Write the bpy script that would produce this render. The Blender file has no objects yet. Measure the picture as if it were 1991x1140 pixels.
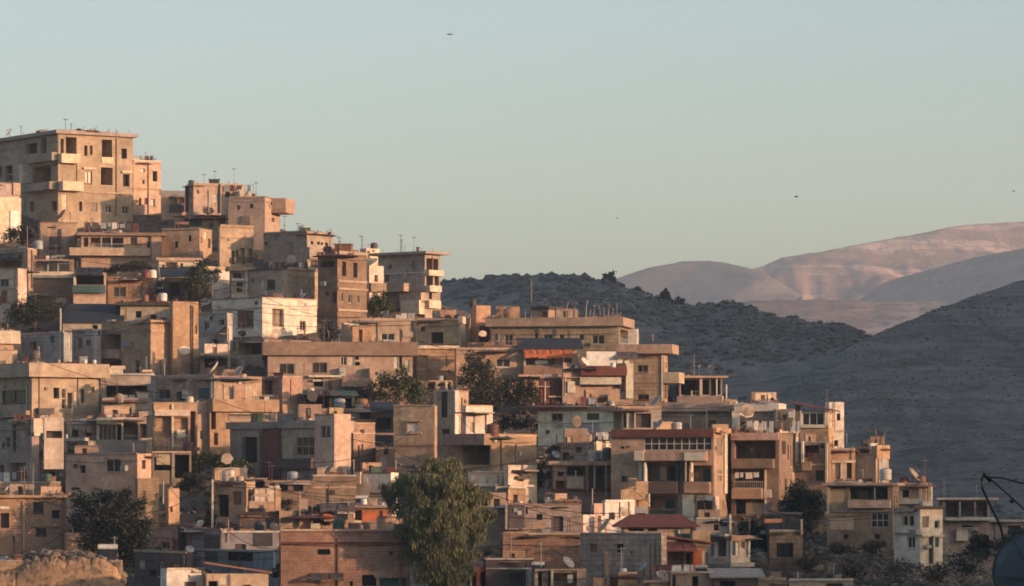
import bpy, math, random
from mathutils import Vector, noise
R = math.radians
random.seed(7)
C = bpy.context.scene.collection
SC = bpy.context.scene
# ------------------------------------------------------------------ camera, sky, sun
W0, H0, F, VH = 1991.0, 1140.0, 8000.0, 950.0        # photograph size, focal length and horizon row in its pixels
UC = W0 / 2
cam = bpy.data.cameras.new('camera'); co = bpy.data.objects.new('camera', cam); C.objects.link(co)
co.rotation_euler = (R(90), 0, 0)
cam.sensor_width = 36; cam.lens = 36 * F / W0
cam.shift_y = (VH - H0 / 2) / W0
cam.clip_start = 1; cam.clip_end = 40000
SC.camera = co
SUN_EL, SUN_AZ = 8.0, -25.0      # azimuth measured from +x towards +y (minus = in front of the hillside)
w = bpy.data.worlds.new('World'); SC.world = w; w.use_nodes = True
nt = w.node_tree; bg = nt.nodes['Background']
sky = nt.nodes.new('ShaderNodeTexSky'); sky.sky_type = 'NISHITA'; sky.sun_disc = False
sky.sun_elevation = R(SUN_EL); sky.sun_rotation = R(90 - SUN_AZ)
sky.altitude = 800; sky.air_density = 1.0; sky.dust_density = 5; sky.ozone_density = 1.5
nt.links.new(sky.outputs[0], bg.inputs[0]); bg.inputs[1].default_value = 0.15
sl = bpy.data.lights.new('sun', 'SUN'); sl.energy = 3.3; sl.angle = R(0.7); sl.color = (1.0, 0.605, 0.37)
so = bpy.data.objects.new('sun', sl); C.objects.link(so)
sd = Vector((math.cos(R(SUN_EL)) * math.cos(R(SUN_AZ)), math.cos(R(SUN_EL)) * math.sin(R(SUN_AZ)), math.sin(R(SUN_EL))))
so.rotation_euler = sd.to_track_quat('Z', 'Y').to_euler(); so.location = (60, 100, 120)
SC.view_settings.view_transform = 'Standard'; SC.view_settings.look = 'None'
SC.view_settings.exposure = 0.97; SC.view_settings.gamma = 1.0
SC.render.engine = 'CYCLES'
cy = SC.cycles
cy.use_denoising = True; cy.max_bounces = 6; cy.diffuse_bounces = 4; cy.glossy_bounces = 2
cy.volume_bounces = 1; cy.transparent_max_bounces = 4; cy.use_adaptive_sampling = True; cy.filter_width = 1.8
# ------------------------------------------------------------------ helpers
def P(u, v, Y): return Vector(((u - UC) / F * Y, Y, (VH - v) / F * Y))
def lerp(tab, x):
    if x <= tab[0][0]: return tab[0][1]
    for (a, p), (b, q) in zip(tab, tab[1:]):
        if x <= b: return p + (q - p) * (x - a) / (b - a)
    return tab[-1][1]
def nz(x, y, z=0.0): return noise.noise(Vector((x, y, z)))
class MB:
    """collects faces; build() links them as ONE mesh object"""
    def __init__(s): s.v = []; s.f = []; s.m = []; s.uv = []
    def face(s, pts, m=0, uv=None):
        i = len(s.v); s.v += [tuple(p) for p in pts]; s.f.append(tuple(range(i, i + len(pts)))); s.m.append(m)
        s.uv.append(uv or [(p[0] + p[1], p[2]) for p in pts])
    def box(s, f3, a, b, m=0, skip=''):
        (x0, y0, z0), (x1, y1, z1) = a, b
        q = lambda x, y, z: f3(x, y, z)
        F6 = {'f': ((x0,y1,z0),(x1,y1,z0),(x1,y1,z1),(x0,y1,z1)), 'k': ((x1,y0,z0),(x0,y0,z0),(x0,y0,z1),(x1,y0,z1)),
              'l': ((x0,y0,z0),(x0,y1,z0),(x0,y1,z1),(x0,y0,z1)), 'r': ((x1,y1,z0),(x1,y0,z0),(x1,y0,z1),(x1,y1,z1)),
              't': ((x0,y1,z1),(x1,y1,z1),(x1,y0,z1),(x0,y0,z1)), 'b': ((x0,y0,z0),(x1,y0,z0),(x1,y1,z0),(x0,y1,z0))}
        for k, P4 in F6.items():
            if k in skip: continue
            uv = [((x if k in 'fktb' else y), (z if k in 'fklr' else y)) for x, y, z in P4]
            s.face([q(*p) for p in P4], m, uv)
    def tube(s, pts, r, n=6, m=0, r2=None, caps=True):
        pts = [Vector(p) for p in pts]; L = len(pts); rings = []
        for i, p in enumerate(pts):
            d = (pts[min(i+1, L-1)] - pts[max(i-1, 0)]).normalized()
            a = d.cross(Vector((0, 0, 1)));  a = d.cross(Vector((1, 0, 0))) if a.length < .01 else a
            a.normalize(); b = d.cross(a)
            rr = r + ((r2 if r2 is not None else r) - r) * i / max(1, L-1)
            rings.append([p + (a * math.cos(t) + b * math.sin(t)) * rr for t in [2*math.pi*k/n for k in range(n)]])
        i0 = len(s.v)
        for g in rings: s.v += [tuple(p) for p in g]
        for i in range(L-1):
            for k in range(n):
                k2 = (k+1) % n; ids = (i0+i*n+k, i0+i*n+k2, i0+(i+1)*n+k2, i0+(i+1)*n+k)
                s.f.append(ids); s.m.append(m); s.uv.append([(s.v[j][0], s.v[j][2]) for j in ids])
        if caps:
            for base in (i0, i0+(L-1)*n):
                ids = tuple(range(base, base+n)); s.f.append(ids); s.m.append(m); s.uv.append([(s.v[j][0], s.v[j][1]) for j in ids])
    def lathe(s, prof, o=(0,0,0), n=14, m=0, mat=None):
        i0 = len(s.v)
        for (r, z) in prof:
            for k in range(n):
                t = 2*math.pi*k/n; p = Vector((r*math.cos(t), r*math.sin(t), z))
                if mat: p = mat @ p
                s.v.append((p[0]+o[0], p[1]+o[1], p[2]+o[2]))
        for i in range(len(prof)-1):
            for k in range(n):
                k2 = (k+1) % n; ids = (i0+i*n+k, i0+i*n+k2, i0+(i+1)*n+k2, i0+(i+1)*n+k)
                s.f.append(ids); s.m.append(m); s.uv.append([(s.v[j][0], s.v[j][2]) for j in ids])
    def build(s, name, mats, parent=None, smooth=False, loc=None):
        me = bpy.data.meshes.new(name); me.from_pydata(s.v, [], s.f)
        if not isinstance(mats, (list, tuple)): mats = [mats]
        for m in mats: me.materials.append(m)
        me.polygons.foreach_set('material_index', s.m)
        ul = me.uv_layers.new(name='UVMap'); flat = [c for f in s.uv for p in f for c in p]
        ul.data.foreach_set('uv', flat)
        if smooth: me.polygons.foreach_set('use_smooth', [True] * len(s.f))
        me.update()
        o = bpy.data.objects.new(name, me); C.objects.link(o)
        if parent: o.parent = parent
        if loc is not None: o.location = loc
        return o
I3 = lambda x, y, z: (x, y, z)
LABELS = {}
def tag(o, label=None, cat=None, group=None, kind=None):
    if label: o['label'] = label; LABELS.setdefault(label, []).append(o.name)
    if cat: o['category'] = cat
    if group: o['group'] = group
    if kind: o['kind'] = kind
    return o
def empty(name, loc):
    o = bpy.data.objects.new(name, None); C.objects.link(o); o.location = loc; o.empty_display_size = .5
    return o
# ------------------------------------------------------------------ materials
MATS = {}
PAL = dict(tan=(.41,.305,.225), cream=(.58,.49,.38), white=(.70,.64,.56), grey=(.34,.285,.24), pink=(.40,.295,.22), brown=(.25,.18,.135),
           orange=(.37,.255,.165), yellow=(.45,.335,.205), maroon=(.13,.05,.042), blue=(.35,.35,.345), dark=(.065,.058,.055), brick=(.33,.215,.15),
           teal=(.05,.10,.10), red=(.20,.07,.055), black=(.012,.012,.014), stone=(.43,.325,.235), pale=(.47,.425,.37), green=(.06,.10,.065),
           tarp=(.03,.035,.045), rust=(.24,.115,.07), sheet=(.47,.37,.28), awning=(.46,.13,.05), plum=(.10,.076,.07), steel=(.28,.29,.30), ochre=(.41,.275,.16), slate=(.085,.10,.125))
def newmat(name):
    m = bpy.data.materials.new(name); m.use_nodes = True
    n = m.node_tree; b = n.nodes['Principled BSDF']; b.inputs['Roughness'].default_value = .85
    b.inputs['Specular IOR Level'].default_value = .25
    return m, n, b
def mixrgb(n, blend, fac, a, b):
    x = n.nodes.new('ShaderNodeMix'); x.data_type = 'RGBA'; x.blend_type = blend
    for sock, val in ((x.inputs[0], fac), (x.inputs[6], a), (x.inputs[7], b)):
        if hasattr(val, 'links'): n.links.new(val, sock)
        elif isinstance(val, (int, float)): sock.default_value = val
        else: sock.default_value = (*val[:3], 1)
    return x.outputs[2]
def ramp(n, src, p0, p1, c0=(0,0,0), c1=(1,1,1)):
    r = n.nodes.new('ShaderNodeValToRGB'); r.color_ramp.elements[0].position = p0; r.color_ramp.elements[1].position = p1
    r.color_ramp.elements[0].color = (*c0, 1); r.color_ramp.elements[1].color = (*c1, 1)
    n.links.new(src, r.inputs[0]); return r.outputs[0]
def noisetex(n, vec, scale, detail=4, rough=.6, stretch=None):
    if stretch:
        mp = n.nodes.new('ShaderNodeMapping'); mp.inputs['Scale'].default_value = stretch; n.links.new(vec, mp.inputs[0]); vec = mp.outputs[0]
    t = n.nodes.new('ShaderNodeTexNoise'); t.inputs['Scale'].default_value = scale; t.inputs['Detail'].default_value = detail
    t.inputs['Roughness'].default_value = rough; n.links.new(vec, t.inputs['Vector']); return t.outputs[0]
WALLN = [0]
def wallmat(spec, seed=None):
    """spec 'colour/kind' (plaster, block, stone); every call with a seed gives that house its own tint and stains"""
    key = (spec, seed)
    if key in MATS: return MATS[key]
    cname, _, kind = spec.partition('/'); kind = kind or 'plaster'
    rnd = random.Random(str(key)); k = rnd.uniform(.84, 1.14)
    col = tuple(min(.85, c * k * t * rnd.uniform(.95, 1.05)) for c, t in zip(PAL[cname], (1.24, 1.16, 1.12)))
    m, n, b = newmat('wall ' + spec)
    tc = n.nodes.new('ShaderNodeUVMap'); vec0 = tc.outputs[0]
    mp = n.nodes.new('ShaderNodeMapping'); mp.inputs['Location'].default_value = (rnd.uniform(0, 90), rnd.uniform(0, 90), 0)
    n.links.new(vec0, mp.inputs[0]); vec = mp.outputs[0]
    big = ramp(n, noisetex(n, vec, rnd.uniform(.25, .7), 5, .65), .30, .70, (rnd.uniform(.5,.75),)*3, (1.15,1.15,1.15))
    c = mixrgb(n, 'MULTIPLY', 1.0, col, big)
    streak = ramp(n, noisetex(n, vec, 1.0, 4, .7, (rnd.uniform(1.6, 4), rnd.uniform(.1, .3), 1)), rnd.uniform(.46, .62), .76)
    c = mixrgb(n, 'MIX', mixrgb(n, 'MULTIPLY', 1.0, streak, (.62, .62, .62)), c, tuple(x * .42 for x in col))
    patch = ramp(n, noisetex(n, vec, rnd.uniform(.15, .5), 2, .4), *((q := rnd.uniform(.52, .68)), q + .03))
    c = mixrgb(n, 'MIX', mixrgb(n, 'MULTIPLY', 1.0, patch, (.28, .28, .28)), c, tuple(c_ * f_ for c_, f_ in zip(col, rnd.choice(((.72,.80,.9), (1.2,1.2,1.2), (.8,.7,.62), (.6,.6,.6))))))
    fine = noisetex(n, vec, 9, 4, .7)
    c = mixrgb(n, 'MULTIPLY', .6, c, ramp(n, fine, .25, .75, (.55,.55,.55), (1.2,1.2,1.2)))
    c = mixrgb(n, 'MULTIPLY', .7, c, ramp(n, noisetex(n, vec, 1.6, 5, .75), .34, .62, (.60,.57,.55), (1.1,1.1,1.1)))
    hgt = fine
    if kind in ('block', 'stone'):
        br = n.nodes.new('ShaderNodeTexBrick'); n.links.new(vec, br.inputs['Vector'])
        br.inputs['Scale'].default_value = 1
        br.inputs['Brick Width'].default_value, br.inputs['Row Height'].default_value = ((.42, .21) if kind == 'block' else (.8, .36))
        br.inputs['Mortar Size'].default_value = .018 if kind == 'block' else .035
        br.inputs['Color1'].default_value = (1,1,1,1); br.inputs['Color2'].default_value = (.80,.77,.74,1); br.inputs['Mortar'].default_value = (.55,.53,.5,1)
        br.inputs['Mortar Smooth'].default_value = .3
        c = mixrgb(n, 'MULTIPLY', .85, c, br.outputs[0]); hgt = mixrgb(n, 'MULTIPLY', .7, fine, br.outputs[0])
    n.links.new(c, b.inputs['Base Color'])
    bp = n.nodes.new('ShaderNodeBump'); bp.inputs['Strength'].default_value = .35; bp.inputs['Distance'].default_value = .05
    n.links.new(hgt, bp.inputs['Height']); n.links.new(bp.outputs[0], b.inputs['Normal'])
    MATS[key] = m; return m
def flat(cname, rough=.7, spec=.25):
    key = ('flat', cname, rough)
    if key in MATS: return MATS[key]
    m, n, b = newmat('paint ' + cname); col = PAL[cname]
    tc = n.nodes.new('ShaderNodeTexCoord')
    x = ramp(n, noisetex(n, tc.outputs['Object'], 2.2, 5, .7), .3, .75, tuple(c*.62 for c in col), tuple(min(.9, c*1.18) for c in col))
    n.links.new(x, b.inputs['Base Color']); b.inputs['Roughness'].default_value = rough; b.inputs['Specular IOR Level'].default_value = spec
    MATS[key] = m; return m
def glass():
    if 'glass' in MATS: return MATS['glass']
    m, n, b = newmat('window glass')
    tc = n.nodes.new('ShaderNodeTexCoord')
    x = ramp(n, noisetex(n, tc.outputs['Object'], .8, 2, .5), .35, .7, (.010,.010,.012), (.045,.040,.036))
    n.links.new(x, b.inputs['Base Color']); b.inputs['Roughness'].default_value = .12; b.inputs['Specular IOR Level'].default_value = .4
    MATS['glass'] = m; return m
def leafmat(name, c0, c1, trans=.25):
    if name in MATS: return MATS[name]
    m, n, b = newmat('foliage ' + name)
    g = n.nodes.new('ShaderNodeNewGeometry')
    r = ramp(n, g.outputs['Random Per Island'], 0, 1, c0, c1)
    n.links.new(r, b.inputs['Base Color']); b.inputs['Roughness'].default_value = .6
    tr = n.nodes.new('ShaderNodeBsdfTranslucent'); n.links.new(r, tr.inputs[0])
    mx = n.nodes.new('ShaderNodeMixShader'); mx.inputs[0].default_value = trans
    n.links.new(b.outputs[0], mx.inputs[1]); n.links.new(tr.outputs[0], mx.inputs[2])
    n.links.new(mx.outputs[0], n.nodes['Material Output'].inputs[0]); MATS[name] = m; return m
def groundmat(name, c0, c1, c2, s1, s2):
    m, n, b = newmat(name); tc = n.nodes.new('ShaderNodeTexCoord'); v = tc.outputs['Object']
    a = ramp(n, noisetex(n, v, s1, 6, .65), .35, .66, c0, c1)
    k = ramp(n, noisetex(n, v, s2, 5, .7), .46, .62)
    c = mixrgb(n, 'MIX', k, a, c2); n.links.new(c, b.inputs['Base Color'])
    bp = n.nodes.new('ShaderNodeBump'); bp.inputs['Strength'].default_value = .4; bp.inputs['Distance'].default_value = .25 / s2 * .2
    n.links.new(noisetex(n, v, s2 * 2, 5, .7), bp.inputs['Height']); n.links.new(bp.outputs[0], b.inputs['Normal'])
    b.inputs['Specular IOR Level'].default_value = .1; b.inputs['Roughness'].default_value = .95
    return m
def slopemat(name, c0, c1, dark, pale, s, lines, speck):
    m, n, b = newmat(name); tc = n.nodes.new('ShaderNodeTexCoord'); v = tc.outputs['Object']
    c = ramp(n, noisetex(n, v, s, 6, .65), .35, .66, c0, c1)
    c = mixrgb(n, 'MIX', ramp(n, noisetex(n, v, s*7, 6, .75), .48, .62), c, dark)
    ln = ramp(n, noisetex(n, v, 1.0, 4, .6, (s*.8, s*.8, lines)), .52, .60); c = mixrgb(n, 'MIX', mixrgb(n, 'MULTIPLY', 1.0, ln, (.7,.7,.7)), c, pale)
    gl = ramp(n, noisetex(n, v, 1.0, 5, .7, (s*5, s*.7, s*.7)), .52, .60); c = mixrgb(n, 'MIX', mixrgb(n, 'MULTIPLY', 1.0, gl, (.5,.5,.5)), c, dark)
    c = mixrgb(n, 'MIX', mixrgb(n, 'MULTIPLY', 1.0, ramp(n, noisetex(n, v, speck, 3, .6), .56, .62), (.75,.75,.75)), c, dark)
    n.links.new(c, b.inputs['Base Color']); b.inputs['Specular IOR Level'].default_value = .1; b.inputs['Roughness'].default_value = .95
    bp = n.nodes.new('ShaderNodeBump'); bp.inputs['Strength'].default_value = .35; bp.inputs['Distance'].default_value = .4 / speck
    n.links.new(noisetex(n, v, speck*.7, 6, .75), bp.inputs['Height']); n.links.new(bp.outputs[0], b.inputs['Normal']); return m
# ------------------------------------------------------------------ terrain
VS = [(-300,430),(0,440),(300,445),(550,480),(700,540),(860,620),(1000,655),(1240,710),(1330,790),(1500,850),(1650,905),(1740,975),(1850,1090),(2000,1125),(2300,1150)]
YB = [(-300,440),(300,440),(700,420),(1000,400),(1300,380),(1600,350),(1850,312),(2300,312)]
Y0 = 285.0
def ground_Y(u, v):
    s = (1155 - v) / (1155 - lerp(VS, u)) if lerp(VS, u) < 1150 else 1
    s = max(-.25, min(1.12, s)); return Y0 + s * (lerp(YB, u) - Y0)
def ground_v(u, Y):
    return 1155 - (Y - Y0) / (lerp(YB, u) - Y0) * (1155 - lerp(VS, u))
# ------------------------------------------------------------------ land
def grid(name, pts, mat, smooth=True):
    """pts: rows of points -> one sheet"""
    nr, nc = len(pts), len(pts[0]); v = [tuple(p) for r in pts for p in r]
    f = [(i*nc+j, i*nc+j+1, (i+1)*nc+j+1, (i+1)*nc+j) for i in range(nr-1) for j in range(nc-1)]
    me = bpy.data.meshes.new(name); me.from_pydata(v, [], f); me.materials.append(mat)
    if smooth: me.polygons.foreach_set('use_smooth', [True]*len(f))
    me.update(); o = bpy.data.objects.new(name, me); C.objects.link(o); o['kind'] = 'structure'; return o
soil = groundmat('hillside soil', (.10,.078,.06), (.20,.15,.11), (.07,.06,.045), .25, 1.6)
rows = []
for i in range(64):
    s = -.9 + 2.6 * i / 63; row = []
    for j in range(150):
        u = -420 + 2900 * j / 149; yb = lerp(YB, u); Y = Y0 + s * (yb - Y0)
        v = 1155 - min(s, 1.06) * (1155 - lerp(VS, u)); z = (VH - v) / F * Y
        if s > 1.06: z -= (s - 1.06) ** 2 * 40
        x = (u - UC) / F * Y; z += .35 * nz(x * .25, Y * .25) - .3
        row.append((x, Y, z))
    rows.append(row)
grid('hillside', rows, soil)
grid('ground', [[(x * 700.0, -600 + y * 1600.0, -46) for x in range(-1, 2)] for y in range(0, 10)],
     groundmat('valley floor', (.16,.13,.10), (.24,.20,.15), (.09,.09,.06), .01, .06))
hillm = slopemat('scrub hill', (.125,.108,.09), (.19,.165,.138), (.066,.062,.05), (.20,.172,.143), .022, .45, 1.1)
# centre hill: crest row given in picture rows at its distance, then real terrain down to the valley
CH = [(500,600),(700,572),(858,549),(930,545),(1000,535),(1060,531),(1120,535),(1180,543),(1250,566),(1290,582),(1340,592),(1430,592),(1500,612),(1600,630),(1660,640),(1760,690),(1900,770)]
def hill_sheet(u0, u1, nu, Yn, Yc, vfoot, crest, amp, seed, extra=18):
    rows = []
    for i in range(60):
        row = []
        for j in range(nu):
            u = u0 + (u1-u0)*j/(nu-1); yc = Yc(u); t = i/44.0; Y = Yn + t*(yc-Yn); vc = lerp(crest, u)
            g = min(t, 1.0); v = vfoot + (vc - vfoot) * (g ** .93); z = (VH - v)/F*min(Y, yc)
            x = (u-UC)/F*Y
            if t > 1: z -= (Y-yc)*.35 * min(1, (t-1)*6)
            k = math.sin(min(1, t)*math.pi)*.9+.1
            z += amp*k*(nz(x*.012+seed, Y*.008)*1.6 + nz(x*.04, Y*.03+seed)*.6 - .9*abs(nz(x*.028+seed, Y*.006)) + .25*nz(x*.1, Y*.05)) + .35*nz(x*.15, Y*.15, seed)
            row.append(Vector((x, Y, z)))
        rows.append(row)
    return rows
centre = hill_sheet(380, 2050, 170, 470, lambda u: 1050 - (u-860)*.20, 1090, CH, 4.0, 3.1)
grid('hill', centre, hillm)
RH = [(1200,1010),(1350,900),(1450,815),(1560,735),(1640,682),(1720,641),(1800,610),(1900,574),(1991,545),(2150,500),(2500,420)]
right = hill_sheet(1150, 2600, 150, 430, lambda u: 620 + (u-1150)*.24, 1110, RH, 2.5, 9.4)
grid('hill', right, hillm)
# unseen, added right-hand ridge: crest shaped to shade both hills, the town's foot and the dish
RC = [(560,-700,150),(530,-330,120),(500,-170,95),(485,-60,76),(480,0,69.3),(480,160,69.3),(478,230,90),(485,330,140),(500,600,162),(500,900,172),(480,1300,150),(470,1700,110)]
rows = []
for k in range(len(RC)*6-5):
    i = min(k//6, len(RC)-2); t = (k - i*6)/6; a, b = RC[i], RC[i+1]
    x, y, h = (a[q]+(b[q]-a[q])*t for q in range(3)); row = []
    for d in (-420,-330,-250,-180,-120,-70,-35,-12,0,12,40,90,180,320):
        z = h - (abs(d)*.38 if d < 0 else d*.5) - (0 if d == 0 else 1.0)
        z += 2.2*nz(x*.01+d*.02, y*.013)*min(1, abs(d)/60) + .5*nz(y*.08, d*.1)
        row.append((x+d, y, max(z, -50)))
    rows.append(row)
grid('ridge', rows, hillm)
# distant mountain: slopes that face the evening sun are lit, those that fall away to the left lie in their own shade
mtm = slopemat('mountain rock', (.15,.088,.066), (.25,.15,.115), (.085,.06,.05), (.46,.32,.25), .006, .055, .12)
mtm2 = slopemat('mountain scrub rock', (.075,.055,.048), (.13,.095,.08), (.05,.042,.04), (.17,.125,.105), .007, .05, .12)  # same rock in darker tones, shade put into the colour of shaded slopes
def loft(name, crest, down, L, rows, amp, mat, n=110, back=(0,1,-.35), seed=0):
    us = [p[0] for p in crest]; pts = []
    for i in range(-4, rows):
        row = []
        for j in range(n):
            u = us[0] + (us[-1]-us[0])*j/(n-1)
            v = lerp([(p[0], p[1]) for p in crest], u); Y = lerp([(p[0], p[2]) for p in crest], u)
            c = P(u, v, Y); d = Vector(back)*(-i*60) if i < 0 else Vector(down)*(L*(i/(rows-1))**1.15)
            p = c + d; k = min(1, abs(i)/(rows*.22))
            p.z += amp*k*(nz(p.x*.006+seed, p.y*.006)*1.4 + nz(p.x*.02, p.y*.012, seed)*.6 + nz(p.x*.05, p.y*.022, seed)*.30 + abs(nz(p.x*.012, p.z*.05, seed))*.35) + .8*nz(p.x*.1, p.y*.1)
            row.append(p)
        pts.append(row)
    return grid(name, pts, mat)
loft('mountain', [(1380,560,4550),(1440,527,4580),(1480,519,4600),(1520,501,4620),(1600,489,4660),(1700,470,4710),(1800,452,4760),(1850,441,4790),(1900,436,4820),(1991,431,4860),(2150,405,4900)],
     (.12,-.88,-.40), 1500, 110, 40, mtm, 240, seed=2)
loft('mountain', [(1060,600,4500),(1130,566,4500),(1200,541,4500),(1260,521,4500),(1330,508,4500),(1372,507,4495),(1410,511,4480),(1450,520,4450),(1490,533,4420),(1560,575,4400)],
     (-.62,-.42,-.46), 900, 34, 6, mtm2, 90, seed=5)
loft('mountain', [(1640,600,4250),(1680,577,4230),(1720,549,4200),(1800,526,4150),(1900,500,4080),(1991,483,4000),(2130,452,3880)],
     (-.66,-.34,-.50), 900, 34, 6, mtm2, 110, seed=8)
loft('mountain', [(1180,640,3300),(1300,615,3300),(1400,594,3300),(1460,585,3300),(1540,583,3300),(1700,585,3280),(1830,586,3250),(1950,592,3200),(2200,590,3200)],
     (-.05,-.92,-.30), 700, 34, 3, mtm, 110, seed=11)
# scrub: thousands of bushes nobody could count
def scrub(name, label, spots, mat, smin, smax, seed):
    rnd = random.Random(seed); mb = MB()
    ico = [(0,0,1)] + [(.894*math.cos(R(72*k)), .894*math.sin(R(72*k)), .447) for k in range(5)] + [(.894*math.cos(R(72*k+36)), .894*math.sin(R(72*k+36)), -.447) for k in range(5)] + [(0,0,-1)]
    tri = [(0,1+k,1+(k+1)%5) for k in range(5)] + [(1+k,6+k,1+(k+1)%5) for k in range(5)] + [(6+k,6+(k+1)%5,1+(k+1)%5) for k in range(5)]
    for p in spots:
        s = rnd.uniform(smin, smax) * (1.8 if rnd.random() < .05 else 1); a = rnd.uniform(0, 6)
        q = [(p[0]+s*(x*math.cos(a)-y*math.sin(a))*rnd.uniform(.6,1.3), p[1]+s*(x*math.sin(a)+y*math.cos(a))*rnd.uniform(.6,1.3), p[2]+s*.7*z*rnd.uniform(.6,1.3)+s*.2) for x, y, z in ico]
        i = len(mb.v); mb.v += q
        for t in tri: mb.f.append(tuple(i+k for k in t)); mb.m.append(0); mb.uv.append([(0,0)]*3)
    o = mb.build(name, mat); tag(o, label, 'scrub', kind='stuff'); return o
def spots_on(rows, n, seed, dens=None):
    rnd = random.Random(seed); out = []
    nr, nc = len(rows), len(rows[0])
    while len(out) < n:
        i = rnd.uniform(2, 46); j = rnd.uniform(0, nc-2); p = rows[int(i)][int(j)].lerp(rows[min(nr-1, int(i)+1)][int(j)+1], rnd.random())
        if nz(p.x*.03, p.y*.02, seed) + .6*nz(p.x*.12, p.y*.08, seed) + rnd.uniform(-.35, .35) > .08: out.append(p)
    return out
scrubm = leafmat('hill scrub', (.055,.052,.042), (.10,.09,.072), .0)
scrubm2 = leafmat('pale hill scrub', (.075,.07,.057), (.125,.112,.09), .0)
scrub('scrub', 'dark low scrub dotted over the shaded central hill', spots_on(centre, 9000, 1) + [centre[i_][j_].lerp(centre[i_+1][j_+1], random.random()) for i_ in (41, 42, 43, 44) for j_ in range(40, 150) for _ in range(3) if nz(j_*.35, i_*.4) > -.1], scrubm, .25, 1.1, 1)
scrub('scrub', 'dark low scrub dotted over the steep hill at the right', spots_on(right, 6500, 2), scrubm2, .08, .36, 2)

def town_spots(n, seed):
    rnd = random.Random(seed); out = []
    while len(out) < n:
        u = rnd.uniform(-40, 1950); s = rnd.uniform(0, 1.05); Y = Y0 + s*(lerp(YB, u)-Y0); v = 1155 - s*(1155-lerp(VS, u)); p = P(u, v, Y); p.z += .35*nz(p.x*.25, Y*.25) - .35; out.append(p)
    return out
scrub('rubble', 'broken stones and rubble strewn between the houses', town_spots(6000, 5), groundmat('rubble stone', (.12,.095,.075), (.30,.23,.17), (.08,.07,.06), .8, 2.0), .06, .30, 5)['category'] = 'rubble'
scrub('weeds', 'dry brown weeds growing between the houses', town_spots(5000, 6), leafmat('weeds', (.05,.042,.025), (.13,.10,.055), .1), .10, .42, 6)['category'] = 'weeds'
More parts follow.
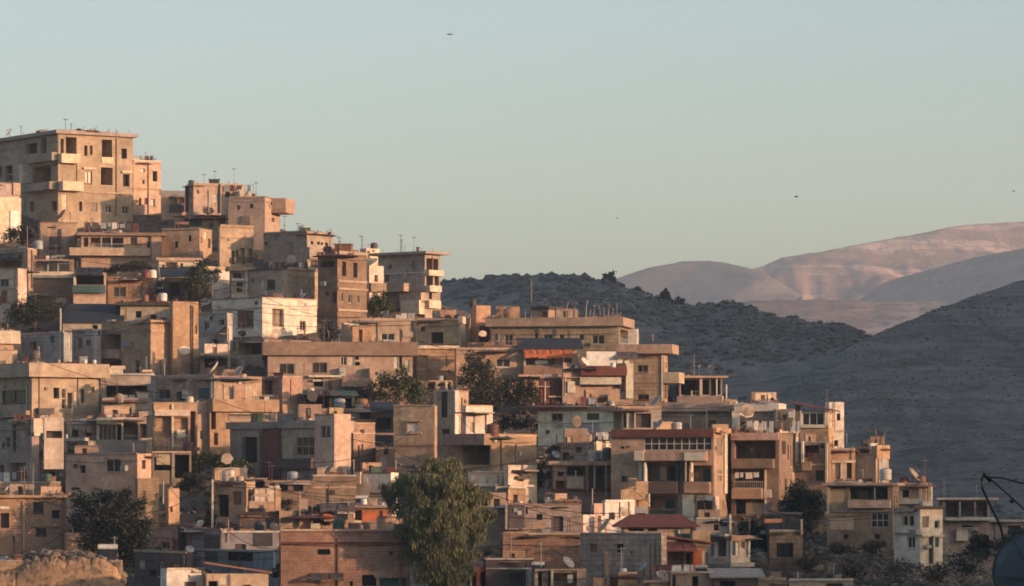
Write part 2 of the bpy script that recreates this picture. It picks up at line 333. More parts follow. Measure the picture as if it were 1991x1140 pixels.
# ------------------------------------------------------------------ houses
def solve(Cx, Cy, dx, dy, u):
    k = (u - UC) / F; den = k*dy - dx
    return (Cx - k*Cy) / den if abs(den) > 1e-6 else 0
HOUSES = {}
class House:
    """an Empty at the house's front corner; every box of it ('block') has two seen faces: R runs to the right, L to the left"""
    def __init__(s, name, label, short, group='houses stepped up the hillside', cat=None):
        s.name, s.label, s.short, s.root = name, label, short, None
        s.cat = cat or name.replace('_', ' '); s.group = group; HOUSES[short] = s; s.blocks = []
    def block(s, uL, uc, uR, vt, vb, a, mat, wins='', boxes='', part='wall', d=7.0, slab=None, par=.26, Y=None, dY=0, roofmat=None, shed=None, hip=None, blank=False):
        Yc = (Y or ground_Y(uc, vb)) + dY; a = R(a); b = dict()
        Cx = (uc - UC)/F*Yc
        dR = (math.cos(a), math.sin(a)); dL = (-math.sin(a), math.cos(a))
        lR = solve(Cx, Yc, dR[0], dR[1], uR) if uR > uc + .5 else d
        lL = solve(Cx, Yc, dL[0], dL[1], uL) if uL < uc - .5 else d
        if not 0 < lL < 40: lL = d
        if not 0 < lR < 40: lR = d
        lR = min(max(lR, .4), 40); lL = min(max(lL, .4), 40)
        zt = (VH - vt)/F*Yc; zb = (VH - vb)/F*Yc - 2.0
        if s.root is None:
            s.o = Vector((Cx, Yc, zb)); s.root = empty(s.name, s.o); tag(s.root, s.label, s.cat, s.group); s.seed = len(HOUSES)
        O = s.o; wm = wallmat(mat, s.seed)
        def fR(q, n, z): return (Cx + dR[0]*q + math.sin(a)*n - O.x, Yc + dR[1]*q - math.cos(a)*n - O.y, z - O.z)
        def fL(q, n, z): return (Cx + dL[0]*q - math.cos(a)*n - O.x, Yc + dL[1]*q - math.sin(a)*n - O.y, z - O.z)
        b.update(a=a, mat=mat, fR=fR, fL=fL, lR=lR, lL=lL, C=(Cx, Yc), dR=dR, dL=dL, zt=zt, zb=zb, uc=uc, uL=uL, uR=uR); s.blocks.append(b)
        faces = {'R': (fR, lR, dR), 'L': (fL, lL, dL)}
        def rect(face, u0, v0, u1, v1, cl=True):
            f, ln, dd = faces[face]; q = sorted((solve(Cx, Yc, dd[0], dd[1], u0), solve(Cx, Yc, dd[0], dd[1], u1)))
            Ym = Yc + dd[1]*(q[0]+q[1])/2; z1, z0 = (VH-v0)/F*Ym, (VH-v1)/F*Ym
            if cl: q = [max(.12, min(ln-.12, t)) for t in q]; z1 = min(z1, zt-.12); z0 = max(z0, zb+.05)
            return q[0], q[1], z0, z1
        mb = MB(); holes = {'R': [], 'L': []}
        for wsp in [x.split() for x in wins.split(';') if x.strip()]:
            t, fc = wsp[0], wsp[1]; q0, q1, z0, z1 = rect(fc, *map(float, wsp[2:6])); ex = wsp[6:]
            if q1 - q0 < .1 or z1 - z0 < .1: continue
            if any(q0 < h[1] and q1 > h[0] and z0 < h[3] and z1 > h[2] for h in holes[fc]): print('WIN OVERLAP', s.short, wsp); continue
            dp = dict(w=.16, d=.45, s=.10, l=1.6, g=.12, c=.16, p=.10).get(t, .16)
            if t == 'l':
                if ex and ex[0][0] in '.0123456789': dp = float(ex[0]); ex = ex[1:]
                dp *= 1.5
            holes[fc].append((q0, q1, z0, z1, dp, t, ex))
        taken = {'R': [], 'L': []}
        for bs in [x.split() for x in boxes.split(';') if x.strip()]: taken[bs[1]].append(rect(bs[1], *map(float, bs[2:6]), cl=False))
        ra = random.Random(s.label + part)
        for fc, (f, ln, dd) in faces.items():      # the small plain openings every other stretch of wall has
            if blank or (fc == 'R' and uR < uc + .5) or (fc == 'L' and uL > uc - .5) or ln < 2.2: continue
            n_ = 0
            for _ in range(20):
                if n_ >= int(ln*min(6, zt-zb)/9)+1: break
                w_, h_ = ra.choice(((.55,.6),(.8,1.0),(.9,1.15),(.45,.45),(.7,1.7),(1.2,1.0))); q = ra.uniform(.3, max(.31, ln-w_-.3)); z = zt - ra.choice((.75, .9, 3.6)) - h_
                if z < zb + 2.2 or q + w_ > ln-.2: continue
                if any(q < t_[1]+.35 and q+w_ > t_[0]-.35 and z < t_[3]+.2 and z+h_ > t_[2]-.2 for t_ in holes[fc] + taken[fc]): continue
                holes[fc].append((q, q+w_, z, z+h_, .16, *ra.choice((('w',['brown']),('w',['grey']),('d',[]),('d',['plum']),('s',['brown']),('s',['rust']),('w',['cream']))))); n_ += 1
        for fc, (f, ln, dd) in faces.items():
            uo = 0 if fc == 'R' else -40
            qs = sorted({0, ln} | {h[i] for h in holes[fc] for i in (0, 1)}); zs = sorted({zb, zt} | {h[i] for h in holes[fc] for i in (2, 3)})
            for q0, q1 in zip(qs, qs[1:]):
                for z0, z1 in zip(zs, zs[1:]):
                    qm, zm = (q0+q1)/2, (z0+z1)/2
                    if any(h[0] < qm < h[1] and h[2] < zm < h[3] for h in holes[fc]): continue
                    mb.face([f(q0,0,z0), f(q1,0,z0), f(q1,0,z1), f(q0,0,z1)], 0, [(q0+uo,z0),(q1+uo,z0),(q1+uo,z1),(q0+uo,z1)])
            for (q0, q1, z0, z1, dp, t, ex) in holes[fc]:
                for P4 in (((q0,0,z0),(q0,-dp,z0),(q0,-dp,z1),(q0,0,z1)), ((q1,-dp,z0),(q1,0,z0),(q1,0,z1),(q1,-dp,z1)),
                           ((q0,0,z1),(q0,-dp,z1),(q1,-dp,z1),(q1,0,z1)), ((q0,-dp,z0),(q0,0,z0),(q1,0,z0),(q1,-dp,z0))):
                    mb.face([f(*p) for p in P4], 0, [(p[0]+p[1]+uo, p[2]) for p in P4])
        # hidden sides, parapet and roof
        T = .18; par_ = 0 if (slab or shed or hip) else min(par, (zt-zb)*.4)
        def loc(x, y): return lambda z: (Cx + dR[0]*x + dL[0]*y - O.x, Yc + dR[1]*x + dL[1]*y - O.y, z - O.z)
        for (x0, y0, x1, y1) in ((lR, 0, lR, lL), (0, lL, lR, lL)):
            A, B = loc(x0, y0), loc(x1, y1); L2 = math.hypot(x1-x0, y1-y0)
            mb.face([A(zb), B(zb), B(zt), A(zt)], 0, [(70,zb),(70+L2,zb),(70+L2,zt),(70,zt)])
        cs = [(0,0),(lR,0),(lR,lL),(0,lL)]; ci = [(T,T),(lR-T,T),(lR-T,lL-T),(T,lL-T)]
        if par_ > 0 and lR > .8 and lL > .8:
            for i in range(4):
                j = (i+1) % 4
                mb.face([loc(*cs[i])(zt), loc(*cs[j])(zt), loc(*ci[j])(zt), loc(*ci[i])(zt)])
                mb.face([loc(*ci[i])(zt), loc(*ci[j])(zt), loc(*ci[j])(zt-par_), loc(*ci[i])(zt-par_)], 0, [(0,0),(3,0),(3,.6),(0,.6)])
            rf = MB(); rf.face([loc(*c)(zt-par_) for c in ci]); rf.build('roof', roofmat or wallmat('grey', s.seed), s.root)
        elif not (shed or hip or slab): mb.face([loc(*c)(zt) for c in cs])
        mb.build(part, wm, s.root)
        b['zr'] = zt - par_; b['flat'] = not (shed or hip) and lR > 1 and lL > 1
        if slab:      # flat concrete roof plate standing out past the walls: thickness px, overhang m, colour
            th, out, sm = slab; th = th/F*Yc; rf = MB(); c4 = [(-out,-out),(lR+out,-out),(lR+out,lL+out),(-out,lL+out)]
            lo = [loc(*c)(zt) for c in c4]; hi = [loc(*c)(zt+th) for c in c4]
            for i in range(4):
                j = (i+1) % 4; rf.face([lo[i], lo[j], hi[j], hi[i]], 0, [(i*9,0),(i*9+8,0),(i*9+8,th),(i*9,th)])
            rf.face(hi); rf.face(lo[::-1]); rf.build('roof', wallmat(sm, s.seed), s.root); b['zr'] = zt + th
        if shed:      # single slope rising away from or along the front: (rise m, overhang, colour)
            rise, out, sm = shed; rf = MB(); hh = (0,0,rise,rise) if rise > 0 else (-rise,0,0,-rise); c4 = [(x,y,h) for (x,y),h in zip(((-out,-out),(lR+out,-out),(lR+out,lL+out),(-out,lL+out)), hh)]
            lo = [loc(x,y)(zt+h) for x,y,h in c4]; hi = [loc(x,y)(zt+h+.12) for x,y,h in c4]
            for i in range(4): rf.face([lo[i], lo[(i+1)%4], hi[(i+1)%4], hi[i]])
            rf.face(hi); rf.face(lo[::-1]); rf.build('roof', flat(sm), s.root); b['zr'] = zt
        if hip:       # tiled hipped roof: (rise m, overhang, colour)
            rise, out, sm = hip; rf = MB(); c4 = [loc(*c) for c in ((-out,-out),(lR+out,-out),(lR+out,lL+out),(-out,lL+out))]
            k = min(lR, lL)/2 + out; r0, r1 = ((k-out, lL/2), (lR-k+out, lL/2)) if lR >= lL else ((lR/2, k-out), (lR/2, lL-k+out))
            A, B = loc(*r0)(zt+rise), loc(*r1)(zt+rise); e = [c(zt) for c in c4]; e2 = [c(zt-.12) for c in c4]
            if lR >= lL: fs = ((e[0],e[1],B,A),(e[1],e[2],B),(e[2],e[3],A,B),(e[3],e[0],A))
            else: fs = ((e[0],e[1],A),(e[1],e[2],B,A),(e[2],e[3],B),(e[3],e[0],A,B))
            for q in fs: rf.face(q)
            for i in range(4): rf.face([e2[i], e2[(i+1)%4], e[(i+1)%4], e[i]])
            rf.face(e2[::-1]); rf.build('roof', flat(sm), s.root); b['zr'] = zt + rise*.5
        # openings
        for fc in 'RL':
            f = faces[fc][0]
            for (q0, q1, z0, z1, dp, t, ex) in holes[fc]:
                cn = ex[0] if ex else None; w_, h_ = q1-q0, z1-z0; g = .004
                if t in 'wgc':
                    fr = MB(); fw = .06; n0, n1 = -dp+.015, -dp+.07
                    for bx in ((q0+g,q0+fw,z0+g,z1-g),(q1-fw,q1-g,z0+g,z1-g),(q0+fw,q1-fw,z1-fw,z1-g),(q0+fw,q1-fw,z0+g,z0+fw)): fr.box(f, (bx[0],n0,bx[2]), (bx[1],n1,bx[3]))
                    nx = int(ex[1]) if t == 'g' else (2 if w_ > .75 else 1); ny = int(ex[2]) if t == 'g' else (2 if h_ > 1.5 and t == 'w' else 1)
                    for i in range(1, nx): x = q0 + w_*i/nx; fr.box(f, (x-.03,n0+.003,z0+fw), (x+.03,n1-.003,z1-fw))
                    for i in range(1, ny): z = z0 + h_*i/ny; fr.box(f, (q0+fw,n0+.006,z-.03), (q1-fw,n1-.006,z+.03))
                    if t != 'g' and w_ > .6: fr.box(f, (q0-.06,-.02,z0-.09), (q1+.06,.07,z0-.012))
                    wo = fr.build('window', flat(cn or 'brown'), s.root)
                    pn = MB(); pn.face([f(q0,-dp,z0), f(q1,-dp,z0), f(q1,-dp,z1), f(q0,-dp,z1)]); pn.build('pane', glass(), wo)
                    if t == 'c':
                        cu = MB(); k = 8; qa = q0 + w_*.42
                        for i in range(k):
                            x0, x1 = qa+(q1-fw-qa)*i/k, qa+(q1-fw-qa)*(i+1)/k; y0, y1 = (-dp+.012, -dp+.045)[::1 if i%2 else -1]
                            cu.face([f(x0,y0,z0+.1), f(x1,y1,z0+.1), f(x1,y1,z1-.07), f(x0,y0,z1-.07)])
                        cu.build('curtain', flat(ex[1] if len(ex) > 1 else 'red'), wo)
                elif t == 'd':  # unglazed opening, its default black back sheet stands for the dark interior
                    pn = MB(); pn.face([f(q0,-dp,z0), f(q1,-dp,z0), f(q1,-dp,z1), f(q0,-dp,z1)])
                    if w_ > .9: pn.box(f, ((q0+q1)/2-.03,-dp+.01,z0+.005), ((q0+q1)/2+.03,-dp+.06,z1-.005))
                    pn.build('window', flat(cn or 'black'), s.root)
                elif t in 'sp':
                    pn = MB(); nsl = max(2, int(h_/.16)) if t == 's' else 1
                    for i in range(nsl):
                        za, zc = z0+h_*i/nsl, z0+h_*(i+1)/nsl
                        pn.face([f(q0,-dp+.04,za), f(q1,-dp+.04,za), f(q1,-dp+(0 if t=='s' else .04),zc), f(q0,-dp+(0 if t=='s' else .04),zc)])
                        if t == 's': pn.face([f(q0,-dp,zc), f(q1,-dp,zc), f(q1,-dp+.04,zc), f(q0,-dp+.04,zc)])
                    pn.build('shutter' if t == 's' else 'door', flat(cn or 'brown'), s.root)
                elif t == 'l':
                    pn = MB(); pn.face([f(q0,-dp,z0), f(q1,-dp,z0), f(q1,-dp,z1), f(q0,-dp,z1)], 0, [(q0,z0),(q1,z0),(q1,z1),(q0,z1)])
                    lo = pn.build('loggia', wallmat(cn or mat, s.seed), s.root)  # back wall takes the given colour; dark ones hold the recess's shade
                    if w_ > 1.2:
                        dr = MB(); k = q0 + w_*(.22 if s.seed % 2 else .58)
                        dr.box(f, (k,-dp-.02,z0+.003), (k+min(.85,w_*.3),-dp+.05,min(z1-.25,z0+2.0))); dr.build('door', flat(('brown','black','maroon','teal')[s.seed % 4]), lo)
        # weathering every lived-in wall has: coping, drainpipes, patched render, slack cables
        rw = random.Random(s.short + part)
        for fc, (f, ln, dd) in faces.items():
            if (fc == 'R' and uR < uc + .5) or (fc == 'L' and uL > uc - .5) or ln < 1.8: continue
            clear = lambda a0, a1, b0, b1: not any(a0 < h[1]+.1 and a1 > h[0]-.1 and b0 < h[3]+.1 and b1 > h[2]-.1 for h in holes[fc])
            if par_ > 0 and rw.random() < .8:
                cp = MB(); cp.box(f, (.0,-.02,zt-.09), (ln,.05,zt+.02)); cp.build('coping', wallmat(rw.choice(('grey','brown','tan','pale')), s.seed), s.root)
            for _ in range(int(ln/2.2)+1):
                q = rw.uniform(.3, ln-.3)
                if rw.random() < .45 and clear(q-.1, q+.1, zb, zt):
                    pp = MB(); pp.tube([f(q,.07,zb+.3), f(q,.07,zt-rw.uniform(.12,.8))], rw.uniform(.03,.055), 6); pp.build('pipe', flat(rw.choice(('rust','dark','pale','grey'))), s.root)
                w_, h_ = rw.uniform(.4,1.7), rw.uniform(.3,1.3); q = rw.uniform(.1, max(.11, ln-w_-.1)); z = rw.uniform(zb+1.5, max(zb+1.6, zt-h_-.15))
                if rw.random() < .55 and clear(q, q+w_, z, z+h_) and q+w_ < ln-.05:
                    pp = MB(); k = 7; P0 = [(q+w_*(.5+.5*math.cos(6.283*i/k)*rw.uniform(.7,1)), z+h_*(.5+.5*math.sin(6.283*i/k)*rw.uniform(.7,1))) for i in range(k)]
                    pp.face([f(x,.016,zz) for x, zz in P0], 0, P0); [pp.face([f(P0[i][0],-.01,P0[i][1]), f(P0[(i+1)%k][0],-.01,P0[(i+1)%k][1]), f(P0[(i+1)%k][0],.016,P0[(i+1)%k][1]), f(P0[i][0],.016,P0[i][1])]) for i in range(k)]
                    pp.build('render_patch', wallmat(rw.choice(('grey','brown','pink','dark')) if rw.random() < .8 else 'cream', s.seed), s.root)
                if rw.random() < .3:
                    x, z = rw.uniform(.2, ln-.5), rw.uniform(zt-2.2, zt-.5)
                    if clear(x, x+.32, z, z+.32): pp = MB(); pp.box(f, (x,-.02,z), (x+.3,.13,z+.3)); pp.build('meter_box', flat(rw.choice(('steel','dark','pale','brown'))), s.root)
            if ln > 3 and rw.random() < .5:
                z = zt - rw.uniform(.3, 1.0); cb = MB(); cb.tube([f(ln*i/8,.11,z-.5*(i/8)*(1-i/8)-rw.uniform(0,.04)) for i in range(9)], .016, 4); cb.build('cable', flat('black'), s.root)
        # boxes standing out of a face: name face u0 v0 u1 v1 out colour
        for bs in [x.split() for x in boxes.split(';') if x.strip()]:
            nm, fc = bs[0], bs[1]; q0, q1, z0, z1 = rect(fc, *map(float, bs[2:6]), cl=False); out = float(bs[6]); cn = bs[7] if len(bs) > 7 else mat
            f = faces[fc][0]; bm = MB(); m_ = wallmat(cn, s.seed) if cn.split('/')[0] in PAL and nm in ('balcony','cornice','upper_storey','buttress','band','chimney') else flat(cn.split('/')[0])
            if nm == 'balcony' and out > .5:
                bm.box(f, (q0,-.03,z0), (q1,out,z0+.14)); bm.box(f, (q0+.001,out-.1,z0+.14), (q1-.001,out-.002,z1))
                bm.box(f, (q0+.001,-.03,z0+.14), (q0+.1,out-.1,z1)); bm.box(f, (q1-.1,-.03,z0+.14), (q1-.001,out-.1,z1))
            elif nm == 'railing':
                n_ = max(3, int((q1-q0)/.16)); bm.box(f, (q0,out-.05,z1-.06), (q1,out,z1)); bm.box(f, (q0,out-.05,z0), (q1,out,z0+.06))
                for i in range(n_+1): x = q0+.015+(q1-q0-.03)*i/n_; bm.box(f, (x-.012,out-.04,z0+.06), (x+.012,out-.012,z1-.06))
                for x in (q0+.02, q1-.04): bm.box(f, (x-.015,-.03,z1-.04), (x+.015,out-.05,z1-.01))
            elif nm == 'awning':
                n_ = max(4, int((q1-q0)/.4)); h = z1-z0
                for i in range(n_):
                    x0, x1 = q0+(q1-q0)*i/n_, q0+(q1-q0)*(i+1)/n_; sg = .10*math.sin(i*2.1)
                    bm.face([f(x0,-.02,z1), f(x1,-.02,z1), f(x1,out,z0+h*.35+sg), f(x0,out,z0+h*.35)]); bm.face([f(x0,out,z0+h*.35), f(x1,out,z0+h*.35+sg), f(x1,out+.02,z0+.1*math.sin(i)), f(x0,out+.02,z0)])
                bm.tube([f(q0,out,z0), f(q0,.02,z0)], .025, 5); bm.tube([f(q1,out,z0), f(q1,.02,z0)], .025, 5)
            elif nm == 'pipe':
                bm.tube([f((q0+q1)/2, out, z0), f((q0+q1)/2, out, z1)], max(.04, (q1-q0)/2), 6)
            elif nm == 'laundry':
                rn = random.Random(q0); x = q0; lines = []; bm.tube([f(q0,out,z1), f((q0+q1)/2,out,z1-.06), f(q1,out,z1)], .012, 4)
                while x < q1-.2:
                    wd = rn.uniform(.25,.6); h = rn.uniform(.5, 1)*(z1-z0)
                    bm.box(f, (x,out-.015,z1-.03-h), (min(q1,x+wd),out+.015,z1-.05)); x += wd + rn.uniform(.04,.2)
            elif nm == 'air_conditioner':
                bm.box(f, (q0,.06,z0), (q1,out,z1)); bm.box(f, (q0+.1,-.02,z0-.05), (q0+.15,out-.05,z0-.004)); bm.box(f, (q1-.15,-.02,z0-.05), (q1-.1,out-.05,z0-.004))
                bm.lathe([(.02,0),(min(q1-q0,z1-z0)*.4,0),(min(q1-q0,z1-z0)*.42,.03)], f((q0+q1)/2,out+.004,(z0+z1)/2), 10)
            else:
                bm.box(f, (q0,-.03,z0), (q1,out,z1))
            bm.build(nm, m_, s.root)
        return b
    def rods(s, spec, bi=0):
        """starter bars / posts standing on the roof: 'u height_px radius' relative to one block"""
        b = s.blocks[bi]; mb = MB(); pal = 'rust'
        for e in [x.split() for x in spec.split(';') if x.strip()]:
            u, h = float(e[0]), float(e[1]); p = s.on_roof(u, .3, b); hh = h/F*p.y; rr = float(e[2]) if len(e) > 2 else .02
            if len(e) > 3: pal = e[3]
            o = p - s.o; mb.tube([o, o + Vector((rr*2*math.sin(u), 0, hh*.6)), o + Vector((rr*6*math.sin(u*3), 0, hh))], rr, 5)
        mb.build('starter_bar' if pal == 'rust' else 'roof_post', flat(pal), s.root)
    def on_roof(s, u, back, b):
        fc = 'R' if (u >= b['uc'] and b['lR'] > 1.0) or b['uL'] >= b['uc'] - .5 else 'L'; d = b['d'+fc]; q = solve(b['C'][0], b['C'][1], d[0], d[1], u)
        q = max(.2, min(b['l'+fc]-.2, q)); nn = b['dL'] if fc == 'R' else b['dR']
        return Vector((b['C'][0]+d[0]*q+nn[0]*back, b['C'][1]+d[1]*q+nn[1]*back, b['zr']))
    def top(s, spec, bi=0):
        """things on the roof: 'kind u back height_px colour | description'"""
        b = s.blocks[bi]
        for e in [x for x in spec.split(';') if x.strip()]:
            a_, desc = e.split('|'); k, u, back, hp, col = a_.split(); p = s.on_roof(float(u), float(back), b); h = float(hp)/F*p.y
            ROOF[k](p, h, col, desc.strip() + ' on ' + s.short)
NAMEOF = dict(tank='water_tank', dish='satellite_dish', aerial='aerial', box='storage_box', chimney='chimney', junk='junk_pile', bush='potted_shrub', solar='water_heater', line='washing_line', pole='pole', person='person')
def r_tank(p, h, col, label):
    o = empty('water_tank', p); tag(o, label, 'water tank', 'rooftop water tanks'); r = h*.42; b = MB(); st = h*.22
    b.lathe([(r*.98,st),(r,st+h*.06),(r,st+h*.2),(r*1.03,st+h*.23),(r,st+h*.26),(r,st+h*.45),(r*1.03,st+h*.48),(r,st+h*.51),(r,st+h*.68),(r*.8,st+h*.75),(r*.3,st+h*.78)], n=16); b.build('body', flat(col,.5), o, True)
    l = MB(); l.lathe([(r*.3,st+h*.77),(r*.32,st+h*.82),(.01,st+h*.83)], n=12); l.build('lid', flat('dark'), o)
    s_ = MB()
    for x in (-1, 1):
        for y in (-1, 1): s_.tube([(x*r*.7,y*r*.7,-.02),(x*r*.7,y*r*.7,st)], .03, 5)
    s_.box(I3, (-r*.85,-r*.85,st-.05), (r*.85,r*.85,st-.003)); s_.build('stand', flat('rust'), o)
def r_dish(p, h, col, label):
    o = empty('satellite_dish', p); tag(o, label, 'satellite dish', 'rooftop satellite dishes'); r = h*.45
    from mathutils import Matrix
    az = random.uniform(-1.5, -.6) if random.random() < .7 else random.uniform(.5, 1.2); m = Matrix.Rotation(az, 4, 'Z') @ Matrix.Rotation(R(52), 4, 'X'); c = Vector((0,0,h*.6))
    b = MB(); b.lathe([(.01,0),(r*.4,r*.04),(r*.75,r*.14),(r,r*.27),(r,r*.30),(r*.75,r*.17),(.01,r*.04)], c, 18, 0, m.to_3x3().to_4x4()); b.build('reflector', flat(col,.5), o, True)
    a = MB(); e = c + m.to_3x3() @ Vector((0,0,r*.95)); a.tube([c + m.to_3x3() @ Vector((0,r*.98,r*.27)), e], .02, 5); a.tube([e, e + m.to_3x3() @ Vector((0,0,-.14))], .05, 6); a.build('feed_arm', flat('steel'), o)
    k = MB(); k.tube([(0,.02,-.03),(0,.02,h*.55)], .035, 6); k.tube([(0,.02,h*.3), c], .03, 5); k.build('mount', flat('rust'), o)
def r_aerial(p, h, col, label):
    o = empty('aerial', p); tag(o, label, 'aerial', 'rooftop aerials'); b = MB(); b.tube([(0,0,-.03),(0,0,h)], .03, 5, r2=.02); b.build('mast', flat(col), o)
    a = MB()
    for i in range(5): a.tube([(-.28+.03*i,-.25+.15*i,h*.93),(.28-.03*i,-.25+.15*i,h*.93)], .014, 4)
    a.tube([(0,-.3,h*.93),(0,.4,h*.93)], .016, 4); a.build('crossbars', flat('steel'), o)
def r_pole(p, h, col, label):
    b = MB(); b.tube([(0,0,-.03),(.02,0,h*.5),(0,0,h)], .045, 6, r2=.03); b.tube([(-.15,0,h*.9),(.15,0,h*.9)], .02, 4); o = b.build('pole', flat(col), None, False, p); tag(o, label, 'pole', 'poles on roofs')
def r_box(p, h, col, label):
    b = MB(); w_ = h*random.uniform(.9,1.3); b.box(I3, (-w_/2,-h*.4,0), (w_/2,h*.4,h*.9)); b.box(I3, (-w_/2-.05,-h*.4-.05,h*.9+.002), (w_/2+.05,h*.4+.05,h))
    b.box(I3, (-w_*.3,-h*.4-.03,h*.1), (-w_*.02,-h*.4-.002,h*.8)); o = b.build('storage_box', flat(col), None, False, p); o.rotation_euler.z = random.uniform(-.2,.5); tag(o, label, 'storage box', 'boxes and sheds on roofs')
def r_chimney(p, h, col, label):
    b = MB(); w_ = max(.3, h*.28); b.box(I3, (-w_/2,-w_/2,-.02), (w_/2,w_/2,h*.86)); b.box(I3, (-w_*.68,-w_*.68,h*.863), (w_*.68,w_*.68,h)); o = b.build('chimney', wallmat(col, 3), None, False, p); tag(o, label, 'chimney', 'chimneys')
def r_junk(p, h, col, label):
    b = MB(); rn = random.Random(label); wd = h*2.0
    b.lathe([(wd*1.5,-.02),(wd*1.2,h*.10),(wd*.7,h*.22),(.02,h*.27)], (0,.2,0), 9)
    for i in range(16):
        x, y = rn.uniform(-wd,wd), rn.uniform(-.4,.9); s_ = rn.uniform(.15,.45)*h; z = rn.uniform(0,.3)*h*(1-abs(x)/wd); t = rn.uniform(0,3); m = rn.randrange(3)
        f = lambda q, n, zz: (x+q*math.cos(t)-n*math.sin(t), y+q*math.sin(t)+n*math.cos(t), z+zz+q*rn.uniform(-.1,.1))
        b.box(f, (-s_*rn.uniform(.5,1.4),-s_*.4,0), (s_,s_*.4,s_*rn.uniform(.5,1.5)), m)
    for i in range(5): x = rn.uniform(-wd,wd); b.tube([(x,rn.uniform(0,.6),0),(x+rn.uniform(-.5,.5),.2,h*rn.uniform(.6,1.1))], .025, 4, 1)
    o = b.build('junk_pile', [flat(col), flat('rust'), flat('grey')], None, False, p); tag(o, label, 'junk pile', 'junk stored on roofs')
def r_line(p, h, col, label):
    o = empty('washing_line', p); tag(o, label, 'washing line', 'washing lines'); wd = h*1.5; b = MB(); rn = random.Random(label)
    for x in (-wd, wd): b.tube([(x,0,-.03),(x,0,h)], .03, 5)
    b.tube([(-wd,0,h*.95),(0,0,h*.88),(wd,0,h*.95)], .014, 4); b.build('frame', flat('rust'), o); x = -wd+.1
    while x < wd-.2:
        w_ = rn.uniform(.3,.7); c = MB(); hh = h*rn.uniform(.35,.7); k = 4
        for i in range(k): c.face([(x+w_*i/k,.03*(i%2),h*.9-hh), (x+w_*(i+1)/k,.03*((i+1)%2),h*.9-hh), (x+w_*(i+1)/k,.01,h*.9), (x+w_*i/k,.01,h*.9)])
        c.build('cloth', flat(rn.choice([col,'white','blue','maroon','plum'])), o); x += w_+rn.uniform(.05,.25)
def r_solar(p, h, col, label):
    o = empty('water_heater', p); tag(o, label, 'water heater', 'rooftop water heaters'); b = MB(); L = h*.8
    b.tube([(-L*.7,.5,h*.8),(L*.7,.5,h*.8)], h*.17, 10); b.build('cylinder', flat(col,.4), o, True); c = MB()
    c.face([(-L*.7,-.5,.05),(L*.7,-.5,.05),(L*.7,.35,h*.68),(-L*.7,.35,h*.68)]); c.face([(-L*.7,-.45,0),(L*.7,-.45,0),(L*.7,.4,h*.63),(-L*.7,.4,h*.63)]); c.build('panel', glass(), o)
    s_ = MB()
    for x in (-L*.6, L*.6): s_.tube([(x,.5,-.03),(x,.5,h*.7)], .025, 5); s_.tube([(x,-.45,0),(x,.45,h*.6)], .025, 5)
    s_.build('stand', flat('steel'), o)
ROOF = dict(tank=r_tank, dish=r_dish, aerial=r_aerial, pole=r_pole, box=r_box, chimney=r_chimney, junk=r_junk, line=r_line, solar=r_solar)
def auto_rooms():
    for h in list(HOUSES.values()):
        b = h.blocks[0]; rw = random.Random(h.label); Yc = b['C'][1]; vr = VH - b['zr']*F/Yc
        if not b.get('flat') or vr < 610 or abs(b['uR']-b['uL']) < 44 or h.name != 'house' or 'far' in h.short or 'valley edge' in h.short or 'last pale' in h.short: continue
        for _ in range(2 if b['uR']-b['uL'] > 110 else 1):
            if rw.random() > .8: continue
            Y = Yc + rw.uniform(1.4, 3.6); w_, hh = rw.uniform(20, 50), rw.uniform(16, 36); u = rw.uniform(b['uL']+6, max(b['uL']+7, b['uR']-w_-4))
            h.block(u, u+.6, u+w_, VH-(b['zr'])*F/Y-hh, VH-(b['zr']+1.9)*F/Y, rw.uniform(2, 34), rw.choice(('tan/block','grey/block','pink/plaster','brown/plaster','brick/block','cream/plaster','orange/plaster')), part='roof_room', d=rw.uniform(1.6, 3), Y=Y, par=.2,
                    wins=rw.choice(('', 'd R %d %d %d %d brown' % (u+w_*.35, VH-b['zr']*F/Y-hh*.75, u+w_*.55, VH-b['zr']*F/Y))), blank=rw.random() < .5)
def auto_tops():
    words = dict(rust='rusty', dark='dark', pale='pale', tan='tan', steel='grey metal', plum='plum coloured', maroon='dark red', brown='brown', blue='blue grey', green='dark green')
    nouns = dict(tank='round tank', aerial='thin aerial', pole='thin pole', box='square box', junk='scrap heap', dish='dish', chimney='stub chimney', solar='tilted water heater', line='washing line')
    siz = dict(tank=.95, aerial=1.8, pole=1.2, box=.6, junk=.4, dish=.9, chimney=.7, solar=1.0, line=1.1)
    for h in list(HOUSES.values()):
        rw = random.Random(h.short)
        for i, b in enumerate(h.blocks):
            if not b.get('flat') or (i and b['uR']-b['uL'] < 60 and not b['uL'] < b['uc']-5): continue
            span = abs(b['uR']-b['uL'])
            for _ in range(min(6, int(span/26) + (rw.random() < .6))):
                k = rw.choices(list(siz), (2,6,7,3,8,1.5,1,.6,.8))[0]; c = rw.choice(list(words)); lb = words[c] + ' ' + nouns[k]
                if lb + ' on ' + h.short in LABELS: lb = 'small ' + lb
                if lb + ' on ' + h.short in LABELS: continue
                u = rw.uniform(b['uL']+4, b['uR']-4); h.top('%s %.1f %.2f %.1f %s | %s' % (k, u, rw.uniform(.35, 2.6), siz[k]*rw.uniform(.75,1.25)*F/b['C'][1], c, lb), i)
def house(short, label, args, name='house', wins='', boxes='', top='', rods='', more=(), cat=None, group='houses stepped up the hillside', **kw):
    h = House(name, label, short, group, cat); h.block(*args, wins=wins, boxes=boxes, **kw)
    for m in more:
        m = dict(m); ar = m.pop('args'); h.block(*ar, **m)
    if rods: h.rods(rods)
    if top: h.top(top)
    return h
